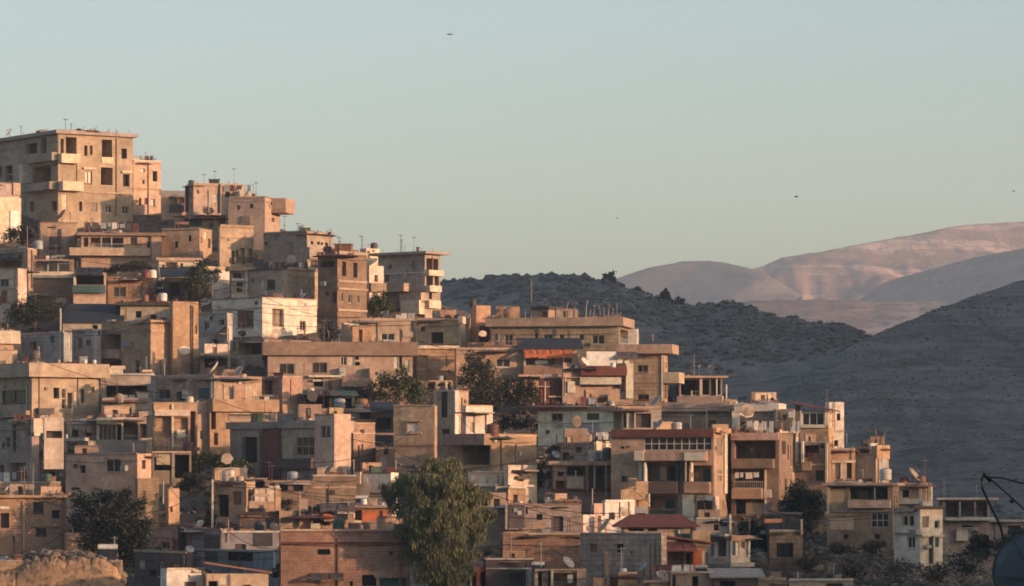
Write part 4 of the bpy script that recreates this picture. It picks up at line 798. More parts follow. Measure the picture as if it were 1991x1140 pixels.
house('the yellow doored porch', 'dark porch with a glowing yellow panel under the lit storey',
  (293,296,372,878,960,5,'brown/plaster'), d=5, wins='l R 300 882 334 915 1.4 brown; l R 340 884 368 930 1.4 dark', boxes='panel R 304 884 331 904 .1 yellow; panel R 334 880 338 940 .1 grey')  # yellow panel is no lamp, its glow is only put into the colour
house('the dark house with the maroon pier', 'large dark shaded house with a maroon corner and a yellow window panel',
  (447,617,683,832,945,42,'grey/plaster'), blank=True, d=8, slab=(14,.25,'grey/plaster'), wins='p L 548 851 569 893 yellow; g L 576 850 611 886 tan 3 2; d R 622 848 636 890 brown; d L 470 850 500 900 black; d R 656 858 660 890 brown', boxes='upper_storey L 512 832 546 945 .12 maroon; band L 548 905 616 909 .3 plum; balcony L 548 892 616 912 .6 plum; buttress R 617 835 622 930 .12 white; buttress R 664 836 672 930 .12 cream; cornice R 618 820 683 842 .3 tan; pipe L 504 838 508 930 .1 brown; railing L 520 803 560 818 -.1 steel',  # yellow panel on the left face stands for a lit interior, light as colour
  more=[dict(args=(612,650,682,805,860,42,'tan/plaster'), part='roof_room', d=5, Y=323)], top='box 548 .8 14 grey | grey metal box; pole 520 .5 26 pale | pale crooked post; chimney 540 .8 14 pale | pale chimney; box 632 .5 14 pink | pinkish white box')
house('the right hand lit block', 'sunlit tan block with a small dark slot right of the maroon pier house',
  (680,687,729,822,930,36,'tan/block'), d=5, wins='d R 696 866 699 886 brown; d R 703 864 706 880 brown', boxes='band R 687 841 729 845 .08 tan; pipe R 684 826 687 900 .1 brown', top='tank 690 .5 10 tan | tan pot; junk 715 1.0 8 dark | dark rags')
house('the slot window house', 'pink house front with one white blind window joined to a stair tower',
  (765,845,850,789,905,75,'pink/plaster'), blank=True, d=7, wins='p L 793 824 812 839 white; s L 793 818 812 823 brown', boxes='cornice L 788 817 820 820 .15 pink; cornice L 788 841 820 844 .15 pink; band L 765 787 845 790 .08 pink; band L 765 864 845 868 .08 brown; panel L 789 820 792 841 .1 brown',
  more=[dict(blank=True, args=(844,883,911,759,885,56,'pink/plaster'), part='stair_tower', d=4, par=.2, wins='g L 858 762 870 812 black 2 6; g L 859 834 874 868 teal 2 4', boxes='buttress L 844 760 850 885 .1 tan; band R 883 760 890 884 .1 white'),
        dict(blank=True, args=(900,906,958,788,860,44,'white/plaster'), part='side_wing', d=5, Y=334, wins='s R 914 821 921 841 tan', boxes='pipe R 921 803 923 842 .05 tan; pipe R 890 802 955 804 .05 tan'),
        dict(blank=True, args=(876,955,1043,846,940,46,'orange/plaster'), part='lower_wing', d=7, Y=324, wins='l L 900 867 952 904 2.2 dark', boxes='balcony L 874 844 955 866 .8 brown; band R 956 844 1043 847 .06 orange')])
house('the blue white house', 'pale blue white house with two brown windows under a brown roof band',
  (1046,1192,1208,798,868,63,'white/plaster'), blank=True, d=6, slab=(7,.3,'brown/plaster'), wins='w L 1072 804 1094 818 brown; s L 1141 804 1165 817 plum; p R 1194 802 1206 840 cream', boxes='panel L 1115 822 1165 856 .05 blue; panel L 1084 825 1094 830 .2 steel; shelf L 1155 840 1170 850 .4 blue; pipe L 1110 800 1112 860 .05 pale', top='junk 1060 .8 20 maroon | maroon tarpaulin heap; junk 1120 .8 16 brown | brown clutter; tank 1184 .6 12 white | white jar; box 1204 .6 22 ochre | ochre tin box; line 1150 .5 20 red | long red washing line; pole 1116 .6 24 cream | cream post')
house('the grey shutter annex', 'grey annex with steel shutters between the blue white house and stone tower',
  (1208,1210,1286,793,870,5,'grey/plaster'), d=5, wins='d R 1212 806 1218 830 brown; p R 1222 808 1232 832 steel; d R 1236 804 1266 832 plum', boxes='band R 1210 790 1286 795 .15 pink; post R 1218 800 1221 832 .2 pale; post R 1233 800 1235 832 .2 pale', top='junk 1225 .6 16 rust | rusty barrels; dish 1278 .3 30 tan | tilted tan dish at the edge; pole 1284 .4 20 brown | brown post')
house('the brown terrace house', 'low brown house with two small lit cream cupboards on its terrace',
  (1084,1156,1192,862,935,52,'pink/plaster'), d=6, wins='d L 1120 868 1130 880 brown; d R 1168 862 1173 878 brown', boxes='band L 1084 860 1156 864 .1 pink; buttress R 1157 858 1168 882 .15 cream; panel R 1175 858 1182 876 .15 cream; pipe L 1082 845 1085 900 .1 tan', top='box 1104 .4 18 tan | tan tin box; junk 1128 .6 8 grey | grey stones')

house('the dark green car port', 'low dark green tarpaulin shelter under the long brown parapet house',
  (586,589,690,770,815,4,'dark/plaster'), name='tarpaulin_shelter', cat='shelter', d=4, shed=(.6,.3,'teal'), wins='l R 594 774 640 795 1.5 dark; l R 646 774 684 795 1.5 black', top='tank 604 -.5 16 cream | cream sack; junk 640 -.6 12 tarp | dark sacks')
house('the dark blue tarpaulin', 'dark blue tarpaulin lean-to between sunlit block and slot window house',
  (725,728,772,800,850,4,'dark/plaster'), name='shed', cat='shed', d=5, shed=(.8,.3,'tarp'), wins='d R 732 812 760 835 black')
house('the rubble roofed hut', 'low reddish hut of broken boards below the long brown parapet house',
  (618,622,740,795,840,5,'brick/block'), name='hut', cat='hut', d=4, wins='d R 640 800 660 812 plum; p R 676 800 694 812 steel; d R 700 802 720 815', top='box 700 .5 14 pale | pale wire cage; junk 660 .6 12 rust | rusty boards; junk 720 .8 16 tan | pinkish broken stones; pole 668 .5 22 pale | pale bent post')
house('the yard behind the annex', 'dim yard house with pale posts below the low grey annex',
  (386,390,450,690,750,5,'brown/plaster'), d=4, wins='l R 398 694 420 715 1.2 dark; d R 424 696 440 712 plum', boxes='post R 444 660 447 715 .2 cream; band R 390 688 450 692 .2 pink', top='junk 410 .5 12 plum | plum bedding heap; junk 435 .7 10 tan | tan rags')
house('the planted yard wall', 'grey low yard wall block with plants and pale pots on it',
  (196,199,296,776,830,4,'grey/plaster'), name='wall_block', cat='wall', d=3, wins='', boxes='band R 199 774 296 778 .15 grey', top='junk 216 .5 10 dark | dark plants in a row; junk 236 .5 14 rust | rusty pots and plants; line 255 .6 16 cream | cream washing line; box 278 .5 18 cream | cream carton; junk 262 .8 12 brown | brown planks')
house('the low passage house', 'dim brown house in the gap behind the grapevine',
  (430,433,520,930,985,4,'brown/plaster'), d=4, dY=2, wins='d R 440 934 456 950; d R 470 934 486 950 plum; d R 498 934 512 950')
house('the shaded cellar house', 'dark low house in shade below the dark house with maroon pier',
  (512,515,612,935,1000,4,'brown/plaster'), d=4, wins='l R 524 940 560 955 1.0 dark; d R 570 940 590 955 plum', top='junk 560 .5 10 pink | pink and white sacks; junk 585 .5 10 white | white crates')

house('the cluttered back yard', 'low grey yard house in the gap right of the lit rubble yard',
  (126,130,188,822,880,5,'grey/block'), d=4, wins='d R 140 834 152 850 plum; d R 166 832 178 848', boxes='laundry R 134 828 180 842 .4 pink', top='line 158 .6 16 pink | pink washing line; junk 145 .9 10 brown | brown sacks')
# ---- middle rows, right
house('the canopy hut', 'little open hut with a thin flat canopy on white posts beside the stone tower',
  (1300,1321,1404,735,800,5,'grey/plaster'), d=5, slab=(4,.5,'tan/plaster'), name='hut', cat='hut', wins='l R 1324 738 1360 768 1.6 dark; l R 1366 738 1380 768 1.4 green; l R 1383 738 1402 768 1.2 grey', boxes='post R 1360 737 1363 775 .3 pale; post R 1392 737 1394 775 .3 white; post R 1412 748 1414 775 -.5 white; post R 1343 760 1345 778 .4 cream', top='dish 1384 .8 22 grey | dull grey dish')
house('the upper brown house', 'brown house with stepped roof bands and small dark windows above the glazed gallery',
  (1284,1422,1442,796,860,76,'pink/plaster'), d=6, wins='w L 1303 818 1318 829 brown; w L 1378 817 1393 829 brown; s R 1426 800 1434 830 tan', boxes='upper_storey L 1316 770 1404 786 -.6 pink; band L 1286 782 1422 800 .35 pink; panel L 1352 801 1396 805 .2 dark; pipe L 1345 796 1347 830 .1 brown; cornice R 1422 783 1450 796 .4 cream; buttress R 1426 798 1438 840 .3 cream',
  top='dish 1330 .6 16 tan | small tan dish; chimney 1412 .6 26 tan | tan post; pole 1345 .8 30 brown | brown post; pole 1376 .8 12 cream | short cream post; junk 1300 .6 10 plum | plum bundles')
house('the two window house', 'sunlit house with two brown windows under a wide pale roof band',
  (1436,1507,1520,800,870,79,'pink/plaster'), d=6, slab=(16,.35,'pale/plaster'), wins='w L 1440 820 1457 838 brown; w L 1472 817 1492 836 brown', boxes='buttress L 1424 798 1439 842 .3 cream; air_conditioner L 1460 838 1470 846 .4 cream', top='chimney 1463 .8 22 pink | pink square chimney; box 1515 .4 12 dark | dark box')
house('the red roofed house', 'house with a red sloping roof and a wide black window in a white frame',
  (1545,1611,1622,800,895,77,'orange/plaster'), d=6, shed=(.75,.45,'red'), wins='g L 1560 802 1602 827 white 3 1; d L 1595 860 1602 870 plum; p R 1614 806 1619 830 cream', boxes='balcony L 1554 826 1612 832 .2 cream; band L 1556 836 1612 858 .25 ochre; post L 1556 798 1559 830 .15 white; buttress L 1604 798 1611 832 .2 cream; post L 1561 860 1563 900 .1 cream; sheet L 1534 800 1545 812 .2 white', top='dish 1543 .4 14 white | tiny white dish; tank 1520 .3 12 plum | dark plum tank')
house('the pale block behind the red roof', 'pale blue grey narrow block behind the red roofed house',
  (1604,1612,1641,782,895,10,'white/plaster'), d=5, dY=4, wins='w R 1627 804 1634 818 plum; d R 1622 856 1630 868', boxes='band R 1612 836 1641 840 .15 pale; pipe R 1622 782 1623 840 .1 grey')
house('the archway house', 'narrow sunlit house with one tall dark arched opening and vine covered edge',
  (1505,1509,1552,836,965,24,'orange/plaster'), d=5, wins='d R 1513 858 1531 893; d R 1514 816 1517 832 brown', boxes='band R 1509 836 1552 842 .2 cream; cornice R 1509 910 1540 915 .2 brown; buttress R 1545 842 1550 900 .2 cream; panel R 1522 918 1528 935 .06 cream; panel R 1534 918 1542 935 .06 cream', top='pole 1516 .4 26 cream | square cream post; box 1535 .8 20 tan | tan roof box',
  more=[dict(args=(1506,1509,1546,796,880,22,'tan/plaster'), part='roof_room', d=3, dY=1.5, wins='s R 1513 802 1517 834 brown; d R 1521 806 1530 834 brown')])
house('the recessed wall house', 'brown recessed house front with red washing between cream columns',
  (1546,1612,1619,859,960,76,'brown/plaster'), d=5, wins='d L 1595 860 1603 871 plum; l L 1564 866 1592 890 .8 plum; d L 1586 915 1602 935 dark', boxes='post L 1559 858 1563 900 .3 white; laundry L 1572 880 1592 896 .4 maroon; panel L 1560 898 1578 915 .3 ochre; post L 1606 862 1610 940 .3 cream; band L 1546 902 1612 906 .15 pink', top='pole 1604 .4 16 pale | pale thin post')
house('the patchwork block', 'reddish block with yellow and pink patches between tall posts',
  (1612,1616,1663,872,955,6,'brick/plaster'), d=5, wins='l R 1640 900 1656 930 .6 tan; p R 1618 900 1632 928 yellow', boxes='band R 1616 895 1663 900 .2 cream; post R 1634 896 1637 940 .2 cream; panel R 1638 900 1646 936 .06 pink; pipe R 1656 872 1658 940 .1 tan', top='junk 1635 .8 14 maroon | maroon junk and posts; aerial 1622 .6 30 green | green stained aerial; pole 1648 .5 36 steel | grey post')
house('the tan panel tower', 'tan panelled tower at the right edge of the town with two tall rusty posts',
  (1656,1703,1728,868,950,58,'tan/plaster'), blank=True, d=5, wins='p L 1665 886 1698 930 sheet; d L 1670 872 1690 882 plum; p L 1668 931 1696 936 maroon', boxes='post L 1657 868 1660 940 .1 cream; panel R 1714 872 1722 940 .05 blue; band R 1703 866 1728 892 .1 orange', top='box 1693 .3 12 white | white crate; box 1678 .6 18 plum | plum box')
HOUSES['the tan panel tower'].rods('1713 40 .06; 1722 38 .05; 1685 22 .03; 1664 24 .03')
house('the glazed gallery house', 'four storey house with a long glazed gallery and an orange sunlit end wall',
  (1188,1388,1426,835,1025,78,'tan/plaster'), d=8, wins='g L 1252 850 1384 876 pale 9 2; d L 1207 868 1214 873 plum; d L 1216 868 1224 871 plum; l L 1258 900 1330 936 1.2 grey; l L 1340 905 1384 940 1.0 pink; l L 1263 966 1317 990 .8 tan; d L 1354 966 1384 1002 plum; p L 1263 992 1317 1000 green; s R 1393 853 1404 886 brown; s R 1395 915 1403 935 brown; d R 1408 930 1412 940 brown; s R 1397 973 1407 988 orange; s R 1413 971 1421 988 orange',
  boxes='band L 1190 835 1388 850 .35 maroon; balcony L 1237 878 1376 896 1.0 tan; panel L 1238 877 1256 896 1.15 cream; panel L 1335 880 1374 896 1.1 cream; balcony L 1258 937 1320 960 .9 plum; balcony L 1333 937 1382 959 .7 orange; buttress L 1329 962 1350 1025 .5 white; post L 1256 900 1259 936 .9 white; post L 1243 898 1250 935 .3 cream; post L 1260 962 1263 985 .3 cream; post L 1336 896 1338 936 .9 cream; post L 1346 896 1348 936 .9 cream; post L 1316 896 1320 936 .3 green; awning L 1355 964 1388 974 .5 pale; air_conditioner L 1373 992 1384 1000 .4 white; band R 1388 833 1426 842 .2 ochre; pipe R 1406 842 1408 960 .08 cream; band R 1388 922 1426 925 .06 pink; buttress R 1388 965 1396 1003 .1 cream; laundry L 1345 918 1362 936 .8 maroon; panel L 1284 908 1296 934 -.9 brown',  # cream panels on the long balcony front stand for its sunlit parts
  top='dish 1280 .5 26 tan | tan dish facing right; junk 1240 .4 6 maroon | red rags')
house('the loggia house', 'house with deep shaded loggias and brown balconies facing the valley',
  (1422,1515,1541,842,1000,78,'brown/plaster'), d=7, wins='l L 1428 858 1508 892 1.6 brown; l L 1428 914 1484 948 1.4 brown; l L 1430 972 1486 1000 1.2 brown; d R 1520 858 1528 884', boxes='band L 1422 842 1515 856 .3 pink; balcony L 1426 893 1506 911 1.0 brown; balcony L 1426 950 1484 970 .9 orange; laundry L 1432 918 1478 932 .7 white; laundry L 1440 932 1470 946 .2 maroon; railing L 1428 936 1484 950 .3 pale; post L 1487 914 1490 1000 .2 cream; panel L 1450 978 1486 1000 -.3 tan; panel L 1486 952 1500 968 .3 cream; junk L 1456 968 1466 976 .2 dark')
house('the low lit outbuilding', 'low cream outbuilding lit at its front between the big tree and the orange wing',
  (910,917,976,918,995,30,'cream/plaster'), d=4, boxes='band R 917 916 976 920 .1 tan; band R 917 940 965 946 .4 white')
house('the sunlit courtyard house', 'sunlit courtyard house with a thin canopy and cross bar',
  (980,986,1044,905,1000,36,'cream/plaster'), d=4, wins='d R 1004 920 1018 936 plum', boxes='pipe R 992 914 1043 917 .2 brown; buttress R 986 906 996 945 .15 cream; cornice R 984 943 1030 947 .6 pale; shelf R 1002 926 1024 932 .3 plum; pipe R 1014 900 1016 918 .1 dark',
  more=[dict(args=(984,988,1022,948,1010,24,'orange/plaster'), part='lower_wing', d=3, Y=309, wins='d R 998 962 1007 978 brown', boxes='band R 988 946 1022 950 .2 cream')])
house('the open arcade house', 'brown house with a row of thin columns and an orange lit canopy strip',
  (1072,1076,1217,905,995,4,'brown/plaster'), d=6, slab=(8,.4,'pink/plaster'), wins='l R 1102 908 1138 925 .8 dark; l R 1142 908 1206 952 1.2 brown; d R 1084 918 1096 926; l R 1080 935 1098 955 .6 brown', boxes='post R 1208 905 1212 965 .3 brown; post R 1140 905 1143 960 .3 brown; post R 1154 905 1157 960 .2 pale; band R 1076 951 1206 955 .3 maroon; railing R 1060 958 1130 975 .4 brown; panel R 1102 928 1134 950 .15 tan; pipe R 1176 900 1178 965 .6 cream; panel R 1214 898 1234 930 .5 cream; pipe R 1118 915 1120 930 .2 cream', top='junk 1180 .6 10 maroon | dried plant heap; line 1120 .5 12 grey | dark washing line; junk 1090 .5 6 brown | bricks')
house('the orange step house', 'small house with an orange terrace wall under lit diagonal stair',
  (1214,1217,1260,948,1030,6,'ochre/plaster'), d=4, wins='d R 1240 990 1256 1003 dark', boxes='band R 1206 952 1258 972 .4 orange; upper_storey R 1236 936 1260 952 .1 orange; pipe R 1259 960 1262 985 .5 white; balcony R 1234 985 1256 998 .4 steel; railing R 1222 930 1238 948 .3 tan')
house('the white sunlit stack', 'group of bright white sunlit cubes stepping up to the right',
  (1128,1134,1156,1001,1060,40,'white/plaster'), d=3, wins='d R 1140 1024 1144 1032 brown', more=[dict(args=(1150,1155,1172,979,1050,40,'pink/plaster'), part='middle_cube', d=3, dY=1), dict(args=(1172,1176,1234,973,1045,30,'white/plaster'), part='upper_cube', d=3, dY=1.5, boxes='pipe R 1204 974 1206 1008 .05 tan; band R 1176 972 1234 976 .1 white; pipe R 1222 976 1224 1008 .05 tan'), dict(args=(1166,1169,1182,1003,1060,40,'cream/plaster'), part='small_cube', d=2)])
house('the long grey wall house', 'long grey shaded block wall house below the arcade',
  (985,988,1130,980,1070,4,'grey/block'), d=6, wins='d R 1022 985 1026 1000 brown', boxes='panel R 990 982 1020 1028 .05 plum; band R 988 1027 1025 1031 .2 brown; post R 982 975 986 1030 .3 tan; railing R 1060 972 1130 982 .1 brown; pipe R 1150 950 1152 982 .3 pale', top='tank 1012 .5 12 white | small white bottle; pole 1062 .4 16 tan | tan stick; pole 1092 .5 18 brown | brown stick; line 1110 .6 14 maroon | maroon rug line; junk 1040 .5 8 brown | brown planks; pole 1172 .5 14 brown | right hand brown stick')
house('the long brick band house', 'long low brick house with a pale coping in the lower middle',
  (974,978,1202,1037,1120,4,'brick/block'), d=5, boxes='band R 1025 1036 1202 1040 .15 pink; band R 978 1034 1025 1038 .15 tan; band R 1045 1060 1200 1063 .1 brown', top='junk 1034 .4 12 dark | dark spiky pot plants; junk 1110 .6 10 maroon | maroon bundles; pole 1008 .5 10 brown | short brown stick')
house('the red hipped roof house', 'grey house front under a broad dark red hipped roof',
  (1208,1212,1342,1022,1100,6,'grey/plaster'), d=7, hip=(.8,.6,'maroon'), wins='d R 1222 1028 1252 1033; d R 1260 1028 1278 1033', boxes='pipe R 1330 1025 1332 1060 .2 pale; post R 1318 1030 1321 1060 .2 white')
house('the rough stone side house', 'rough grey stone house wall in dusk light with faint pink patches',
  (1128,1286,1296,1037,1165,63,'grey/stone'), d=6, wins='d L 1225 1072 1230 1078 brown', boxes='panel L 1248 1060 1270 1110 .04 pink; pipe L 1276 1040 1280 1120 .1 green; post L 1178 1075 1181 1140 .3 ochre', top='dish 1200 -1.8 34 tan | leaning tan dish')
house('the red canopy house', 'orange red house with sloping red canopies and a dark open front',
  (1284,1288,1372,1058,1135,8,'orange/plaster'), d=6, shed=(-.6,.5,'red'), wins='l R 1298 1072 1330 1106 1.8 maroon; d R 1334 1078 1343 1104 maroon; p R 1291 1040 1310 1054 yellow', boxes='buttress R 1345 1068 1362 1110 .6 awning; awning R 1292 1054 1350 1072 1.0 red; post R 1286 1060 1292 1125 .3 pink; panel R 1363 1072 1368 1100 .3 cream; railing R 1296 1104 1344 1112 .3 steel; panel R 1290 1036 1310 1054 .15 ochre; upper_storey R 1346 1032 1380 1062 .2 orange', top='pole 1325 .6 22 white | white post; box 1335 .8 20 green | green clad box; pole 1346 .6 20 white | right hand white post; junk 1318 .8 14 maroon | maroon junk')
house('the green porch house', 'pale house with a green curtained glazed porch on the lower right',
  (1376,1417,1458,1042,1125,40,'cream/plaster'), d=5, wins='l L 1382 1046 1412 1082 1.2 green; s R 1420 1050 1430 1080 teal; d R 1440 1054 1449 1066 brown; p R 1431 1052 1437 1080 white', boxes='cornice L 1372 1038 1417 1043 .4 pale; post L 1393 1052 1396 1084 .2 white; buttress R 1417 1042 1420 1096 .2 pale; band R 1417 1042 1458 1052 .3 orange; balcony R 1414 1094 1460 1102 .4 pale; balcony L 1376 1096 1417 1104 .3 grey; post R 1452 1052 1455 1082 .2 white', top='box 1430 .6 10 orange | orange box; junk 1396 .6 14 dark | dark bushes in pots')
house('the valley edge house', 'grey house at the valley edge with a wide dark glazed terrace and tan side panel',
  (1608,1736,1748,944,1065,78,'brown/plaster'), d=7, slab=(5,.4,'pink/plaster'), wins='l L 1651 947 1726 971 1.2 green; p L 1614 954 1647 996 ochre; g L 1694 998 1728 1026 steel 3 2; d L 1614 946 1646 951 dark', boxes='balcony L 1650 973 1732 988 .6 pink; buttress L 1608 948 1613 1000 .2 pale; post L 1700 948 1702 972 .1 grey; band L 1608 992 1736 996 .1 grey; panel L 1614 1008 1660 1030 .03 pink')
house('the red tank house', 'small pink house with a red tank and dish on the last sunlit roof',
  (1734,1800,1810,940,1020,78,'pink/plaster'), d=5, wins='w L 1754 953 1768 968 green; s R 1803 948 1808 970 pink', boxes='band L 1734 970 1800 980 .3 pale; buttress L 1787 940 1792 980 .15 cream; post R 1808 944 1811 985 .1 cream', top='tank 1756 .5 20 red | fat red tank; dish 1774 .5 36 tan | tan dish pointing up right; junk 1786 .6 14 rust | rusty drums')
house('the last pale house', 'pale cream house standing last at the right edge above the brush',
  (1738,1789,1833,988,1110,42,'cream/plaster'), d=6, wins='w L 1755 1003 1765 1023 cream; w L 1768 1003 1777 1023 brown; s R 1793 1004 1806 1026 brown; w L 1764 1044 1779 1066 cream; p R 1818 1046 1826 1064 green', boxes='cornice R 1770 984 1833 989 .3 dark; pipe R 1806 1042 1812 1095 .1 dark; balcony L 1776 1030 1790 1040 .5 steel; air_conditioner R 1795 1060 1803 1066 .4 pale; band L 1742 1036 1789 1040 .15 grey; band R 1789 1040 1833 1044 .2 cream')
house('the far canopy house', 'dim grey house under a thin pale canopy in the shaded valley at the right',
  (1826,1832,1925,972,1095,5,'grey/plaster'), d=6, dY=40, slab=(4,.6,'pale/plaster'), wins='l R 1838 976 1862 1005 1.4 dark; l R 1868 976 1894 1005 1.4 grey; l R 1898 976 1920 1005 1.4 dark; d R 1870 1022 1892 1034', boxes='balcony R 1834 1006 1930 1012 .9 pale; post R 1862 976 1865 1006 .7 steel; panel R 1858 1030 1880 1052 .4 cream; railing R 1860 1026 1900 1032 .5 pale')
house('the shaded far right house', 'dim low house with a pale ledge half hidden at the right edge',
  (1915,1922,2010,1012,1100,4,'grey/plaster'), d=6, dY=44, wins='d R 1960 1022 1984 1040 plum', boxes='band R 1922 1010 2010 1015 .3 pale')
# ---- bottom rows
house('the bottom left orange house', 'orange sunlit house with twin dark windows at the bottom left corner',
  (-20,-2,131,968,1100,10,'orange/block'), d=6, slab=(5,.35,'orange/plaster'), wins='d R 0 998 18 1027 plum; w R 64 976 85 998 dark; w R 70 1026 90 1041 dark; d R 42 1075 46 1082 brown; d R 24 1042 30 1054 brown', boxes='pipe R 28 1040 30 1090 .1 brown; post R 127 970 131 1020 .15 pink; band R 0 985 18 990 .1 white; band R 60 1024 122 1027 .06 brown; pipe R 119 1026 123 1080 .1 brown; buttress R 44 975 48 1100 .1 tan',
  more=[dict(args=(-30,-20,118,937,1000,10,'orange/plaster'), part='roof_storey', dY=2, d=4, boxes='band R 60 953 84 966 .2 orange; balcony R 95 962 118 968 .4 brown', wins='')], top='dish 14 .5 18 white | round white ringed dish; pole 106 .4 18 cream | cream post')
house('the tan garden wall', 'sunlit tan rendered wall block with a leaning white beam beside the dark tree',
  (124,129,230,1037,1110,12,'orange/plaster'), blank=True, name='wall_block', cat='wall', d=4, boxes='post R 225 1030 229 1095 .15 cream', top='pole 142 .3 18 cream | cream stake; box 207 .8 12 pale | pale tin box; junk 165 .5 10 tan | tan rubble line')
house('the shed with red pots', 'little lit shed between the tall pier and the conifer',
  (322,328,349,950,1015,30,'orange/plaster'), name='shed', cat='shed', d=3, boxes='post R 316 935 318 980 .1 steel', top='pole 348 .3 10 cream | cream stub', wins='d R 330 985 336 996 maroon')
house('the dark doorway house', 'tan house with a tall dark doorway behind a pale leaning pole',
  (406,478,496,937,1015,60,'tan/plaster'), d=5, wins='d L 421 962 445 1005; d R 483 960 489 976 brown; d L 408 965 414 1000 brown', boxes='band L 406 935 478 939 .15 pink; buttress L 405 938 420 990 .15 orange; buttress R 478 938 481 985 .06 orange', top='tank 432 .8 30 cream | big bright cream tub; tank 455 .8 18 tan | small tan tub; box 500 .2 8 pale | low pale box; junk 440 .3 8 maroon | pink red rags')
house('the sheet metal shacks', 'row of sunlit sheet metal shacks with upright seams',
  (491,495,546,950,1015,28,'orange/plaster'), name='shack', cat='shack', d=3, boxes='panel R 495 950 515 992 .05 sheet; panel R 518 954 532 994 .1 sheet; panel R 522 944 544 980 -.3 sheet; pipe R 516 948 517 992 .08 brown; pipe R 533 945 535 992 .08 brown', top='pole 545 .3 16 pale | pale post')
house('the plum brick wall house', 'low plum brick house behind a row of plant pots',
  (464,467,545,999,1060,4,'brick/block'), d=4, boxes='band R 467 995 545 1001 .2 dark; panel R 470 1010 530 1028 .03 plum', top='junk 480 .3 8 dark | dark pots in a row; junk 515 .3 8 brown | brown pots in a row')
house('the pinkish pier house', 'small pinkish block house with a dark bush on its roof',
  (541,545,582,994,1060,4,'pink/block'), d=4, boxes='post R 543 980 546 1025 .2 tan; pipe R 578 995 581 1030 .1 brown')
house('the cluttered orange shack', 'cluttered shack of orange boards, rags and posts in the lower middle',
  (581,584,688,1000,1060,4,'orange/plaster'), name='shack', cat='shack', d=4, wins='l R 606 1003 642 1022 1.0 brown; p R 586 1004 602 1026 ochre; p R 646 1004 672 1018 grey', boxes='awning R 622 978 690 995 .8 plum; post R 606 960 608 1024 .3 brown; post R 582 955 584 1024 .3 pink; panel R 628 998 645 1012 .2 awning; panel R 604 1018 622 1028 .4 cream; post R 676 975 678 1010 .5 steel; laundry R 584 970 604 992 .2 pink; panel R 630 1012 668 1014 .5 steel', top='box 632 .8 26 green | dark window framed box; box 655 .9 26 steel | steel grey cabinet; box 675 1.0 24 cream | cream slatted crate; junk 600 .8 22 maroon | dark red heap; line 620 1.2 24 white | washing line of white rags')
house('the burnt orange shack', 'burnt orange shack with barred lower part beside the big willow like tree',
  (684,687,762,988,1055,5,'brick/plaster'), name='shack', cat='shack', d=4, slab=(4,.4,'brown/plaster'), wins='l R 690 992 704 1012 .6 brown; p R 706 993 740 1016 awning; d R 742 996 752 1008 maroon', boxes='railing R 712 1014 752 1024 .2 steel; panel R 684 1012 702 1026 .3 cream; panel R 744 992 752 1012 .1 awning', top='box 725 .6 14 pink | pink box; tank 708 .4 14 white | white bottle; junk 745 .6 10 pale | pale coiled hose')
house('the beige blind wall', 'plain beige windowless house under the sunlit tan block',
  (605,608,693,924,1000,3,'brown/plaster'), blank=True, d=5, boxes='band R 640 918 670 922 .2 maroon; band R 608 946 693 950 .1 pink')
house('the pale blue wall house', 'pale blue grey house wall with a sunlit corner left of the big tree',
  (692,760,775,919,1000,62,'white/plaster'), d=4, wins='d L 735 944 738 952', boxes='buttress L 691 918 704 942 .3 cream; band L 718 958 760 962 .1 brown; pipe L 715 924 717 940 .1 cream')
house('the wall beside the slot window house', 'shaded grey house with a narrow teal door left of the slot window house',
  (728,731,768,870,945,3,'brown/plaster'), d=5, wins='d R 746 872 755 884 teal; p R 738 888 752 915 grey', boxes='band R 731 842 768 846 .2 brown; band R 731 918 768 924 .3 dark', top='junk 748 1 10 tarp | black netting heap')
house('the long brick house', 'very long low brick house with one small dark window along the bottom',
  (542,546,798,1031,1175,2.5,'brick/block'), d=6, wins='d R 617 1068 642 1079 dark; d R 756 1072 766 1080 brown; d R 704 1118 732 1140; d R 738 1124 790 1140 teal; d R 680 1130 686 1140', boxes='band R 546 1054 798 1058 .12 maroon; band R 546 1029 798 1033 .15 pink; panel R 660 1068 668 1090 .03 tan; panel R 728 1096 748 1124 .04 brown; awning R 604 1114 668 1128 .8 plum; pipe R 776 1090 779 1140 .1 rust', top='pole 733 .3 10 cream | cream stake; junk 590 .4 6 brown | brown coping stones')
house('the grey yard block', 'grey shaded block house with a framed square window',
  (298,430,440,1028,1100,30,'grey/block'), d=5, wins='w L 313 1054 330 1068 pale; d L 350 1046 360 1080 dark', boxes='pipe L 356 1025 362 1085 .3 dark; panel L 400 1040 427 1066 .1 plum; panel L 375 1040 398 1064 .08 steel', top='junk 340 .6 8 pink | pink scraps; junk 382 .8 18 orange | orange pots and planks; dish 370 .8 22 cream | cream dish')
house('the pale blue shed', 'low blue grey shed with a sheet roof in shade',
  (428,432,544,1034,1100,4,'blue/plaster'), name='shed', cat='shed', d=4, boxes='pipe R 443 1010 445 1055 .1 tan; panel R 494 1036 530 1062 .05 dark; band R 432 1032 544 1036 .1 pale', top='pole 443 .3 24 tan | tan post; tank 448 1.0 14 rust | rust pot')
house('the barred window house', 'blue grey house with a wide dark barred window in shade',
  (362,538,549,1071,1140,34,'blue/block'), d=5, wins='g L 443 1074 492 1091 black 6 1; p L 398 1074 424 1092 green; d R 541 1074 547 1086', boxes='band L 362 1068 538 1072 .15 pale; post L 534 1072 538 1120 .1 white; shelf L 450 1094 470 1100 .3 brown', top='junk 380 .3 6 maroon | maroon rags')
